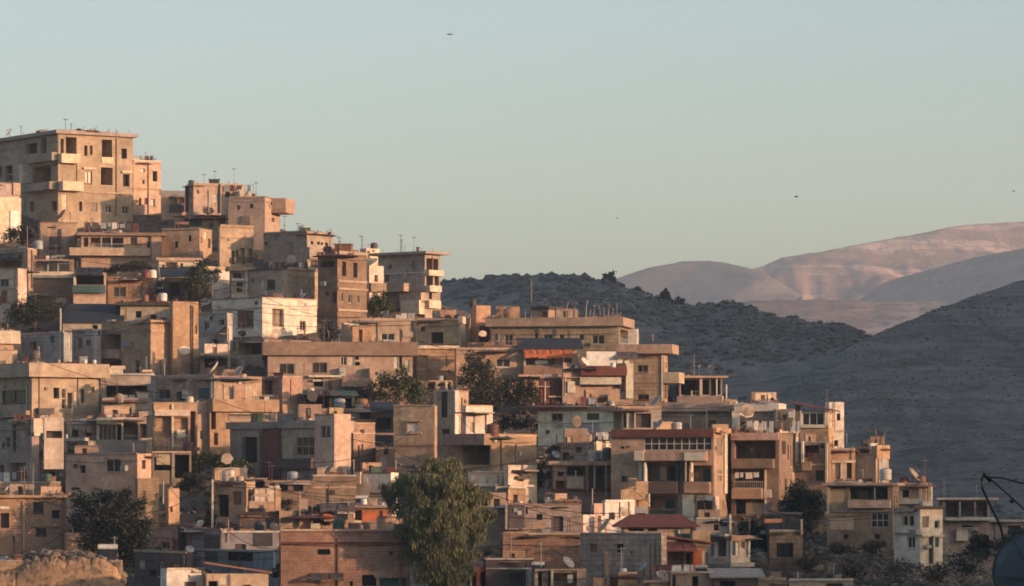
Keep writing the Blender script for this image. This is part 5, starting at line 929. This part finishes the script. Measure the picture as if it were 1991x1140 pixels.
house('the plum shaded house', 'dim plum coloured house in shade beside the dark tree at the bottom',
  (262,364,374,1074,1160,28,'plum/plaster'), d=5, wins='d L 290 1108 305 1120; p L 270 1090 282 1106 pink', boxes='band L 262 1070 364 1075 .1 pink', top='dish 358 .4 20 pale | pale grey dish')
house('the bright cream gable', 'bright cream sunlit gable wall at the bottom edge',
  (312,324,398,1106,1190,26,'white/plaster'), d=4, wins='d R 366 1118 370 1124 tan', boxes='band R 324 1104 398 1108 .1 cream; pipe R 394 1106 397 1140 .1 brown', top='junk 380 .3 6 white | white stones')
house('the sloped pink gable', 'pink sunlit wall with a sloping roofline and dark doorway at the bottom edge',
  (398,402,522,1116,1190,16,'pink/plaster'), d=4, shed=(-.7,.2,'rust'), wins='d R 404 1130 424 1150; p R 428 1122 446 1136 cream', boxes='pipe R 446 1116 448 1140 .1 brown')
house('the dark yard hut', 'dark hut with a slate window behind the red flowered shrub',
  (538,541,600,1072,1160,4,'pale/plaster'), name='hut', cat='hut', d=4, wins='d R 545 1074 562 1090; d R 548 1100 562 1118', boxes='post R 596 1072 600 1105 .1 cream; post R 541 1080 544 1130 .1 pale')
house('the small parapet house', 'small tan house with a dark doorway standing over an open ground floor',
  (1038,1041,1137,1067,1110,5,'tan/plaster'), d=5, slab=(5,.3,'pink/plaster'), wins='d R 1076 1076 1090 1100', boxes='buttress R 1126 1070 1137 1104 .15 cream; cornice R 1036 1103 1150 1107 .5 tan',
  more=[dict(args=(1036,1040,1140,1107,1180,5,'tan/plaster'), part='ground_floor', dY=.6, d=4, wins='l R 1046 1109 1070 1150 1.4 dark; l R 1076 1109 1122 1150 1.4 black', boxes='post R 1071 1108 1074 1150 .3 cream; panel R 1054 1110 1066 1150 -.8 brown; panel R 1104 1118 1114 1134 -.4 cream')])
house('the slate blue low house', 'dark slate low house in shade left of the small parapet house',
  (940,944,1038,1086,1170,4,'plum/plaster'), d=5, boxes='band R 944 1104 1038 1107 .15 steel; post R 1026 1108 1034 1140 .2 pale', wins='d R 990 1116 1016 1150 dark')
house('the red kiosk', 'little red painted kiosk at the foot of the big tree',
  (908,912,952,1102,1170,6,'red/plaster'), name='kiosk', cat='kiosk', d=3, wins='d R 918 1110 926 1150 maroon; l R 934 1112 946 1150 .5 maroon', boxes='post R 914 1104 917 1150 .15 cream')
house('the orange corner wall', 'small orange brick block with a leaning post at the bottom edge',
  (1150,1154,1181,1124,1190,6,'orange/block'), name='wall_block', cat='wall', d=3, boxes='post R 1180 1080 1182 1140 .2 brown')
house('the brown cube', 'brown cube shaped room at the bottom edge below the rough stone wall',
  (1186,1202,1238,1114,1190,20,'orange/block'), d=3, boxes='band R 1202 1112 1238 1116 .1 pink', top='tank 1216 .4 16 white | white bottle; junk 1228 .6 16 maroon | maroon junk')
house('the bottom orange workshop', 'low orange workshop with a flat coping along the bottom edge under the red canopies',
  (1258,1262,1300,1132,1190,4,'orange/plaster'), name='workshop', cat='workshop', d=4, boxes='band R 1250 1128 1300 1133 .3 pink', top='line 1250 .2 14 pale | pale washing line')
house('the bottom brown garage', 'brown garage block with a dark gap under the red canopies',
  (1300,1304,1392,1114,1190,5,'tan/plaster'), name='garage', cat='garage', d=4, wins='d R 1346 1120 1358 1150; d R 1300 1118 1314 1140 plum', boxes='band R 1304 1111 1392 1115 .2 tan')
house('the grey roofed hall', 'low dark hall with a grey sheet roof at the bottom under the green porch',
  (1384,1388,1478,1124,1190,4,'plum/plaster'), name='hall', cat='hall', d=5, shed=(.5,.3,'grey'), wins='d R 1400 1130 1430 1145')
house('the red brick hut', 'red brick hut with a pale coping at the bottom edge',
  (1470,1474,1528,1127,1190,4,'brick/block'), name='hut', cat='hut', d=4, boxes='band R 1474 1123 1528 1128 .15 tan', top='pole 1482 .3 22 pale | pale stake; pole 1500 .3 14 cream | cream stake; junk 1515 .3 8 steel | grey scrap')
house('the teal coped hut', 'long grey green hut with pale coping right of the red brick hut',
  (1530,1534,1658,1128,1190,4,'grey/plaster'), name='hut', cat='hut', d=4, wins='d R 1606 1134 1640 1145 plum', boxes='band R 1534 1125 1658 1129 .15 pale; post R 1550 1112 1552 1130 .2 pale')
house('the dusky retaining wall', 'dim stone retaining wall block between brush and the round dark tree',
  (1492,1496,1561,1032,1110,4,'brown/stone'), name='wall_block', cat='wall', d=3, boxes='post R 1556 1010 1560 1040 .3 pink; band R 1496 1030 1561 1034 .1 grey', top='junk 1510 .8 12 green | green clippings')
house('the flight of yard walls', 'dim brown terrace block with a vertical fence below the loggia house',
  (1484,1488,1560,998,1060,4,'brown/plaster'), d=3, dY=4, boxes='railing R 1488 1004 1556 1026 .1 brown; band R 1488 996 1560 1000 .15 tan')
house('the grey steps house', 'grey house block with plum railings at the foot of the gallery house',
  (1350,1354,1420,1008,1070,4,'grey/plaster'), d=3, wins='d R 1388 1020 1398 1032 dark; p R 1400 1008 1414 1024 plum', boxes='band R 1354 1006 1420 1010 .1 pale; post R 1417 1000 1421 1040 .4 cream', top='junk 1392 .4 10 tarp | dark plastic heap; junk 1408 .3 8 pale | pale sacks')

house('the hidden row house', 'plain dim house between the lit outbuilding and the long grey wall',
  (924,928,984,958,1060,4,'pink/plaster'), d=4, wins='d R 934 968 948 984 plum; d R 960 970 972 986 brown')
house('the rough corner wall', 'rough tan stone wall along the bottom left edge under the crumbling rock',
  (-25,-22,236,1090,1190,3,'orange/stone'), name='retaining_wall', cat='wall', d=2, Y=282.2, par=0.05, blank=True, boxes='buttress R 48 1110 58 1190 .2 tan; buttress R 128 1106 134 1190 .15 pink; buttress R 196 1112 206 1190 .2 brown')
auto_rooms()
auto_tops()
# ------------------------------------------------------------------ plants
DK = leafmat('dark', (.012,.016,.010), (.042,.047,.024), .1); MG = leafmat('mid', (.028,.04,.016), (.085,.10,.036), .2); BG = leafmat('willow', (.045,.058,.026), (.19,.185,.085), .25)
YG = leafmat('yellow', (.06,.08,.025), (.17,.17,.06)); BL = leafmat('bluish', (.035,.045,.05), (.075,.085,.09), .1); RD = leafmat('bougainvillea', (.06,.03,.025), (.26,.06,.07), .2); DR = leafmat('dry', (.07,.052,.035), (.16,.115,.075), .1)
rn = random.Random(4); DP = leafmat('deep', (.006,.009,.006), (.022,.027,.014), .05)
BIGL = [(.06,0,.94,.12),(-.08,0,.90,.10),(.18,.05,.90,.10),(-.30,-.1,.80,.11),(-.42,0,.76,.07),(-.16,-.2,.78,.13),(.05,-.2,.80,.15),(.24,-.1,.78,.12),(.36,0,.74,.09),(-.34,.1,.66,.10),(-.15,-.25,.62,.14),(.08,-.25,.62,.16),(.30,-.05,.60,.12),(.44,.05,.60,.07),(-.28,-.1,.50,.10),(-.08,-.2,.46,.13),(.14,-.2,.46,.15),(.34,0,.46,.10),(-.22,-.1,.34,.09),(.02,-.15,.32,.13),(.22,-.05,.32,.11),(-.12,-.1,.20,.10),(.10,-.1,.18,.11),(.26,0,.20,.08),(0,0,.08,.10)]
plant('broad_tree', 'big drooping green tree standing alone at the bottom centre', 848, 1165, 893, 222, BG, 80000, .10, BIGL, droop=2.8, slim=.3, Y=281, group='trees between the houses', seed=1)
plant('tree', 'dark bushy tree in shade below the cut-off house at the upper left', 40, 488, 440, 72, DK, 3520, .14, seed=2)
plant('tree', 'dark round garden tree with pale blossoms at the left edge', 68, 650, 580, 112, DK, 7480, .14, seed=3)
plant('shrub', 'pale blossoming shrub in front of the dark garden tree', 34, 648, 598, 24, YG, 660, .14, trunk=False, cat='shrub', seed=4)
plant('fig_tree', 'tall dark fig tree beside the dazzling cream wall', 388, 602, 508, 50, DK, 5720, .14, [(0,0,.9,.3),(.1,0,.7,.4),(-.2,0,.55,.4),(.1,0,.35,.42),(-.1,0,.2,.4)], seed=5)
plant('tree', 'branching tree against the dazzling cream wall', 412, 590, 520, 44, MG, 924, .14, [(-.4,-.3,.8,.28),(-.3,-.3,.5,.3),(.1,-.3,.62,.2),(.3,-.3,.86,.18)], dY=-6, seed=6)
plant('round_tree', 'dense round green tree below the cream balcony wall on the skyline', 738, 622, 572, 60, MG, 7480, .14, [(0,0,.5,.36),(-.25,0,.5,.25),(.25,0,.45,.26),(.05,-.1,.72,.24),(-.12,-.1,.3,.24)], trunk=True, seed=7)
plant('vine', 'dark tangled vine sprawling over the brick house roof', 248, 541, 505, 88, DK, 3300, .14, [(-.36,0,.4,.16),(-.15,0,.55,.2),(.05,0,.6,.2),(.25,0,.7,.2),(.42,0,.5,.16)], trunk=False, cat='vine', group='vines and shrubs', seed=8)
plant('creeper', 'dark creeper hanging down between brick house and cable', 312, 600, 540, 26, DK, 1540, .14, [(0,0,.8,.35),(0,0,.5,.4),(.1,0,.25,.4)], trunk=False, cat='creeper', group='vines and shrubs', seed=9)
plant('tree', 'spreading sunlit green tree below the long brown parapet house', 775, 806, 722, 120, MG, 9240, .14, [(-.05,0,.8,.2),(.15,0,.72,.2),(-.2,0,.68,.18),(.32,0,.55,.18),(-.38,0,.5,.15),(.05,-.1,.5,.24),(.25,-.1,.32,.2),(-.15,-.1,.35,.18)], seed=10)
plant('hedge', 'low dark green hedge left of the spreading tree', 690, 790, 748, 80, DK, 2420, .14, [(-.3,0,.5,.2),(0,0,.6,.22),(.3,0,.55,.2)], trunk=False, cat='hedge', group='vines and shrubs', seed=11)
plant('dark_tree', 'large dark evergreen in front of the half shuttered house', 935, 805, 694, 100, DK, 10120, .14, [(-.1,0,.85,.26),(.12,0,.78,.24),(-.25,0,.6,.25),(.25,0,.55,.26),(0,-.1,.5,.32),(-.1,-.1,.25,.3),(.2,-.1,.25,.28)], seed=12)
plant('dark_tree', 'smaller dark evergreen reaching the maroon wall', 1012, 800, 735, 92, DK, 6600, .14, [(-.2,0,.7,.24),(.1,0,.72,.22),(.34,0,.55,.18),(-.3,0,.4,.24),(.05,-.1,.4,.28)], seed=13)
plant('shade_tree', 'broad dark tree in shade beside the bottom left orange house', 212, 1100, 946, 160, DP, 26000, .14, [(-.12,0,.86,.14),(.1,0,.84,.16),(-.3,0,.72,.17),(.26,0,.68,.17),(-.1,-.1,.6,.24),(.16,-.1,.52,.24),(-.34,0,.5,.18),(.3,0,.36,.22),(.1,-.1,.3,.24),(.40,0,.15,.2),(.25,0,.1,.2),(-.1,0,.36,.24),(-.2,0,.2,.2),(.05,0,.12,.2)], seed=14, dY=-1)  # very dark leaf colour carries the shade on this tree
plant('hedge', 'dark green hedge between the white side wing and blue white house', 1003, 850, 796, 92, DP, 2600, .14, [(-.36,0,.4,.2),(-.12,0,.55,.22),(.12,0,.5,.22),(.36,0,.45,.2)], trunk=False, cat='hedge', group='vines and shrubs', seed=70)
plant('grapevine', 'green grapevine canopy spreading over the yellow doored porch', 420, 935, 880, 150, MG, 5720, .14, [(-.4,0,.6,.13),(-.22,0,.7,.15),(-.05,0,.78,.15),(.12,0,.75,.16),(.28,0,.6,.14),(.42,0,.4,.1),(.05,0,.5,.15),(-.3,0,.4,.14)], cat='grapevine', group='vines and shrubs', seed=15)
plant('conifer', 'slim dark conifer behind the pale utility pole', 410, 1030, 940, 28, DK, 1980, .14, [(0,0,.92,.14),(0,0,.75,.28),(0,0,.55,.36),(0,0,.35,.42),(0,0,.15,.42)], seed=16)
plant('tree', 'small dark tree over the shed with red pots', 372, 985, 915, 60, DK, 2860, .14, seed=17)
plant('potted_shrub', 'dark leafy shrub on the roof above the pinkish pier', 560, 997, 962, 46, DK, 1540, .14, trunk=False, cat='shrub', group='vines and shrubs', seed=18)
plant('round_tree', 'dark round tree beside the valley edge house', 1560, 1035, 942, 96, DK, 9240, .14, [(-.05,0,.78,.26),(.2,0,.7,.24),(-.25,0,.65,.24),(.05,-.1,.5,.34),(.3,0,.45,.2),(-.28,0,.42,.22),(.1,0,.25,.3)], seed=19)
plant('slim_tree', 'slim dark tree left of the open arcade house', 1044, 975, 905, 36, DK, 2420, .14, [(0,0,.85,.3),(.05,0,.65,.38),(-.1,0,.45,.36)], seed=20)
plant('slim_tree', 'taller slim dark tree against the brown terrace house', 1077, 975, 868, 42, DK, 3300, .14, [(0,0,.9,.28),(-.1,0,.7,.35),(.1,0,.5,.36),(0,0,.3,.3)], seed=21)
plant('shrub', 'blue grey shrub in shade right of the big cream cube', 642, 668, 622, 46, BL, 3080, .14, [(0,0,.7,.3),(-.2,0,.45,.35),(.2,0,.45,.36),(0,0,.2,.4)], trunk=False, cat='shrub', group='vines and shrubs', seed=22)
plant('bougainvillea', 'red flowering bougainvillea sprawling along the long brick house', 610, 1140, 1085, 112, RD, 4180, .14, [(-.3,0,.5,.18),(-.1,0,.7,.16),(.1,0,.6,.18),(.3,0,.55,.16),(0,0,.35,.24),(.2,0,.3,.2)], trunk=False, cat='shrub', group='vines and shrubs', Y=283, seed=23)
plant('shrub', 'dark shrub at the foot of the dark yard hut', 552, 1140, 1092, 44, DK, 1540, .14, trunk=False, cat='shrub', group='vines and shrubs', Y=283.5, seed=24)
plant('brush', 'dark tangled brush left of the dusky retaining wall', 1470, 1100, 1005, 76, DK, 4840, .14, trunk=False, cat='brush', group='brush on the lower slope', seed=25)
plant('brush', 'olive brush climbing below the round dark tree', 1515, 1095, 1040, 60, MG, 2640, .14, trunk=False, cat='brush', group='brush on the lower slope', seed=26)
for i, (u, vb, vt, wd, m, lb) in enumerate([(1575,1120,1075,60,DR,'dry brown brush in front of the rubble slope'), (1630,1080,1055,40,DR,'low dry brush on the slope under the valley edge house'), (1700,1085,1050,52,DR,'dry brush at the foot of the valley edge house'), (1660,1125,1085,90,DR,'wide dry brush in the middle of the rubble slope'), (1745,1140,1090,96,DR,'brown brush left of the last pale house at the bottom'), (1820,1145,1095,70,DR,'dry brush under the last pale house'), (1880,1150,1060,84,DK,'dark tree like brush right of the last pale house'), (1555,1085,1050,46,DR,'small dry brush beside the pale coped hut'), (1610,1150,1118,50,DR,'dry brush above the teal coped hut')]):
    plant('brush', lb, u, vb, vt, wd, m, 1500, .14, trunk=False, cat='brush', group='brush on the lower slope', seed=30+i, dY=1.5)
for i, (u, vb, vt, wd, Y, lb) in enumerate([(1900,1110,1030,60,330,'dim bushy tree right of the far canopy house'), (1955,1120,1040,80,338,'dim bushy tree behind the big dark dish'), (1990,1075,1030,70,350,'dim bushy tree at the right edge')]):
    plant('valley_tree', lb, u, vb, vt, wd, DK, 3960, .14, Y=Y, group='trees in the shaded valley', seed=50+i)
def crest_tree(u, v, h, wd, Y, lb, seed, lumps=None):
    plant('ridge_tree', lb, u, v+8, v-h+3, wd, DK, 900, .5, lumps or [(-.2,0,.35,.3),(.15,0,.45,.32),(0,0,.6,.26),(.32,0,.25,.24),(-.35,0,.2,.22),(0,0,.2,.3)], Y=Y, group='trees along the hill crest', seed=seed)
crest_tree(1186, 552, 26, 24, 985, 'round dark tree standing alone on the hill crest', 60, [(0,0,.7,.4),(-.1,0,.55,.36),(.15,0,.6,.34)])
crest_tree(1294, 584, 24, 22, 963, 'pointed dark tree on the falling crest', 61, [(0,0,.85,.2),(0,0,.6,.36),(.1,0,.35,.42)])
crest_tree(1320, 592, 18, 26, 958, 'low bushy tree right of the pointed crest tree', 62)
crest_tree(1412, 596, 16, 40, 940, 'wide low tree at the middle of the falling crest', 63)
crest_tree(1452, 604, 15, 30, 932, 'small dark tree before the crest steepens', 64)
crest_tree(1238, 566, 12, 20, 974, 'small bush like tree between the two crest trees', 65)
crest_tree(1628, 640, 16, 28, 896, 'dark tree in the notch between both hills', 66)
def agave():
    p = P(982, 1086, ground_Y(982, 1100)); mb = MB(); rn = random.Random(3); s = .95
    for i in range(30):
        a = rn.uniform(0, 6.28); t = rn.uniform(.25, 1.35); L = s*rn.uniform(1.0, 1.6); d = Vector((math.cos(a)*math.sin(t), math.sin(a)*math.sin(t), math.cos(t))); q = d.cross(Vector((0,0,1))).normalized()*.09
        b0 = Vector((0,0,0)); m = d*L*.5; e = d*L + Vector((0,0,-.2*math.sin(t)*L))
        mb.face([b0-q*.6, m-q, e, m+q+Vector((0,0,.02))]); mb.face([b0+q*.6, b0-q*.6, m-q, m+q])
    tag(mb.build('agave', DK, None, False, p), 'spiky dark agave at the foot of the brick band house', 'agave')
agave()
# ------------------------------------------------------------------ poles, wires, birds, rocks, foreground dish
def pole(u, vb, vt, Y, label, col='cream', r=.10):
    a, b = P(u, vb, Y), P(u, vt, Y); mb = MB(); h = b.z-a.z; mb.tube([(0,0,-.5),(0,0,h)], r, 8, r2=r*.7); o = mb.build('utility_pole', flat(col), None, True, a); tag(o, label, 'utility pole', 'utility poles'); return b
t1 = pole(413, 1035, 932, ground_Y(413, 1034), 'pale sunlit utility pole in front of the dark doorway house')
t2 = pole(53, 520, 440, ground_Y(53, 520)-1, 'thin dark utility pole beside the red dish house', 'brown', .07)
t3 = pole(1060, 802, 742, ground_Y(1060, 802)-1.0, 'thin pale utility pole in front of the maroon wall', 'cream', .06)
def wire(a, b, sag, label):
    mb = MB(); a, b = Vector(a), Vector(b); mb.tube([a.lerp(b, i/12) - Vector((0,0,sag*4*(i/12)*(1-i/12))) for i in range(13)], .022, 4); tag(mb.build('overhead_wire', flat('black')), label, 'wire', 'overhead wires')
wire(t1 - Vector((0,0,.3)), P(600, 925, 308), .6, 'thin wire sagging from the pale pole to the right')
wire(t1 - Vector((0,0,.4)), P(230, 1000, 300), .7, 'thin wire sagging from the pale pole to the left')
wire(P(292, 497, 408), P(345, 600, 390), .4, 'pale cable running steeply down beside the brick garden house')
wire(P(885, 800, 335), P(1040, 916, 322), .8, 'thin wire crossing in front of the white side wing')
wire(P(560, 896, 318), P(765, 866, 316), .6, 'thin wire between maroon pier house and slot window house')
def bird(u, v, Y, label, sp, flap, rz):
    p = P(u, v, Y); mb = MB(); o = empty('bird', p); tag(o, label, 'bird', 'birds in the sky'); o.rotation_euler.z = rz
    mb.lathe([(.01,-.30),(.035,-.18),(.05,0),(.035,.16),(.03,.22),(.01,.30)], (0,0,0), 8, 0, __import__('mathutils').Matrix.Rotation(R(90), 4, 'X')); mb.build('body', flat('steel'), o, True)
    for s in (-1, 1):
        w_ = MB(); w_.face([(s*.05,.12,.03),(s*sp*.5,.16,flap*.8),(s*sp*.5,-.10,flap*.8),(s*.05,-.14,.03)]); w_.face([(s*sp*.5,.16,flap*.8),(s*sp,-.05,flap*.45),(s*sp*.5,-.10,flap*.8)]); w_.build('wing', flat('steel'), o)
bird(875, 67, 330, 'lone bird gliding high above the left part of the town', .15, .06, 1.2)
bird(1200, 425, 420, 'faint bird low over the hill crest', .24, .06, .2)
bird(1548, 383, 330, 'bird with raised wings over the distant mountain', .18, .10, .5)
bird(1971, 372, 330, 'dark bird gliding near the right edge of the sky', .18, .08, .1)
PTS = []
def outcrop(name, label, pts, Yd, seed, mat, hgt):
    """lumpy rock: top outline in picture rows at its own distance, given 4 m of depth"""
    us = [p[0] for p in pts]; rows = []
    for i in range(44):
        t = i/43; row = []
        for j in range(110):
            u = us[0]+(us[-1]-us[0])*j/109; v = lerp(pts, u); Y = Yd - 4 + 8*t
            c = P(u, v, Yd); k = max(0, 1-abs(2*t-1)**7); x = (u-UC)/F*Y
            z = c.z - hgt*(1-k) + k*.45*(.45*nz(x*.7+seed, Y*.7) + .4*abs(nz(x*1.7, Y*1.7, seed)) - .45*abs(nz(x*3.1, Y*2.7, seed)) + .22*nz(x*7, Y*7) + .25*math.floor(3*nz(x*.8, Y*1.4, 2))*.5); row.append((x + .25*nz(x*1.3, Y*1.3, 5), Y, z))
        rows.append(row)
    PTS.extend(rows[a_][b_] for a_ in range(10, 36) for b_ in range(0, 110) if (a_*7+b_*13+seed) % 11 < 3)
    o = grid(name, rows, mat); del o['kind']; tag(o, label, 'rock outcrop'); return o
rockm = groundmat('ochre rock', (.27,.165,.095), (.40,.26,.155), (.13,.085,.055), .9, 2.6); rockd = groundmat('dull rubble', (.085,.068,.056), (.19,.155,.125), (.055,.046,.04), .9, 2.4)
outcrop('rock_outcrop', 'ochre sunlit rock outcrop cresting the rough stone wall at the bottom left', [(-20,1105),(30,1098),(60,1086),(100,1077),(150,1080),(190,1084),(222,1096),(240,1130)], 284.6, 1, rockm, 5)
scrub('broken_stone', 'broken stones and clods lying on the rock and the lower right slope', PTS + [P(u_, v_, ground_Y(u_, v_)) + Vector((0,0,-.2)) for u_, v_ in ((random.uniform(1540, 1900), random.uniform(1030, 1150)) for _ in range(700)) if v_ > lerp(VS, u_)], groundmat('broken stone', (.11,.085,.065), (.27,.205,.15), (.07,.058,.05), .9, 2.2), .08, .34, 9)['category'] = 'stones'
# a big dish on the terrace the picture is taken from
def near_dish():
    from mathutils import Matrix
    o = empty('satellite_dish', P(1990, 1180, 45)); tag(o, 'large dark satellite dish close by at the bottom right corner', 'satellite dish'); b = o.location
    c = P(2015, 1128, 45) - b; r = .50; m = Matrix.Rotation(R(-20), 4, 'Z') @ Matrix.Rotation(R(-72), 4, 'X')
    d = MB(); d.lathe([(.01,0),(.2,.02),(.38,.075),(r,.14),(r+.01,.125),(.38,.06),(.01,-.02)], c, 40, 0, m); d.build('reflector', flat('slate',.5), o, True)
    q = lambda u, v, dy=0: P(u, v, 45+dy) - b
    e = MB(); e.lathe([(r-.012,.14),(r+.018,.15),(r+.022,.128),(r-.004,.118)], c, 40, 0, m); e.build('rim', flat('dark'), o, True)
    g_ = MB()
    for i in range(6): t = i*1.047; g_.tube([c + m.to_3x3() @ Vector((.06*math.cos(t),.06*math.sin(t),-.025)), c + m.to_3x3() @ Vector((.24*math.cos(t),.24*math.sin(t),.012)), c + m.to_3x3() @ Vector((.47*math.cos(t),.47*math.sin(t),.105))], .010, 5)
    g_.lathe([(.01,-.08),(.10,-.075),(.11,-.02)], c, 12, 0, m); g_.build('bracket', flat('dark'), o)
    a = MB(); a.tube([q(1952,1050,.1), q(1944,1020,.15), q(1926,985,.25), q(1910,950,.3), q(1908,932,.3), q(1914,925,.3), q(1924,930,.3)], .014, 8); a.build('feed_arm', flat('black'), o)
    s_ = MB(); s_.tube([q(1922,928,.3), q(1950,930,.2), q(1991,941,0), q(2040,952,-.1)], .009, 6); s_.tube([q(1922,928,.3), q(1991,990,0), q(2060,1060,-.1)], .009, 6); s_.build('stay', flat('black'), o)
    n = MB(); n.tube([q(1912,922,.3), q(1926,936,.34)], .022, 8); n.tube([q(1964,973,.1), q(1970,978,.1)], .016, 8); n.build('receiver', flat('black'), o)
    k = MB(); k.tube([c, c + Vector((.02,.1,-.3)), c + Vector((.02,.1,-1.15))], .03, 8); k.build('mount', flat('dark'), o)
near_dish()
b = MB(); b.box(I3, (-9,-14,-2.6), (14,49,-2.15)); t = b.build('terrace', wallmat('grey', 1)); t['kind'] = 'structure'
def auto_wires():
    rw = random.Random(12); hs = [h for h in HOUSES.values() if h.root]; n = 0
    for _ in range(3000):
        a, b = rw.sample(hs, 2); d = (a.o - b.o).length; lb = 'slack wire from %s to %s' % (a.short, b.short)
        if not 8 < d < 20 or len(lb.split()) > 16 or n >= 60: continue
        pa, pb = a.on_roof(a.blocks[0]['uc'], .15, a.blocks[0]), b.on_roof(b.blocks[0]['uc'], .15, b.blocks[0])
        if abs(pa.z-pb.z) > 4.5 or pa.y < 275: continue
        wire(pa + Vector((0,0,.5)), pb + Vector((0,0,.4)), rw.uniform(.3, 1.0), lb); n += 1
auto_wires()
bad = {k: v for k, v in LABELS.items() if len(v) > 1 or not 4 <= len(k.split()) <= 16}
for k, v in bad.items(): print('LABEL', len(k.split()), k, v)
# ------------------------------------------------------------------ the air over the valley
def haze():
    mb = MB(); mb.box(I3, (-760, -640, -60), (1150, 5700, 420)); m = bpy.data.materials.new('haze'); m.use_nodes = True; n = m.node_tree
    n.nodes.remove(n.nodes['Principled BSDF']); pv = n.nodes.new('ShaderNodeVolumePrincipled')
    pv.inputs['Color'].default_value = (.72,.84,1.0,1); pv.inputs['Density'].default_value = HAZE; pv.inputs['Anisotropy'].default_value = .0
    n.links.new(pv.outputs[0], n.nodes['Material Output'].inputs['Volume'])
    mb.f = [f[::-1] for f in mb.f]; o = mb.build('haze', m); o['kind'] = 'stuff'
HAZE = 1.1e-4
haze()
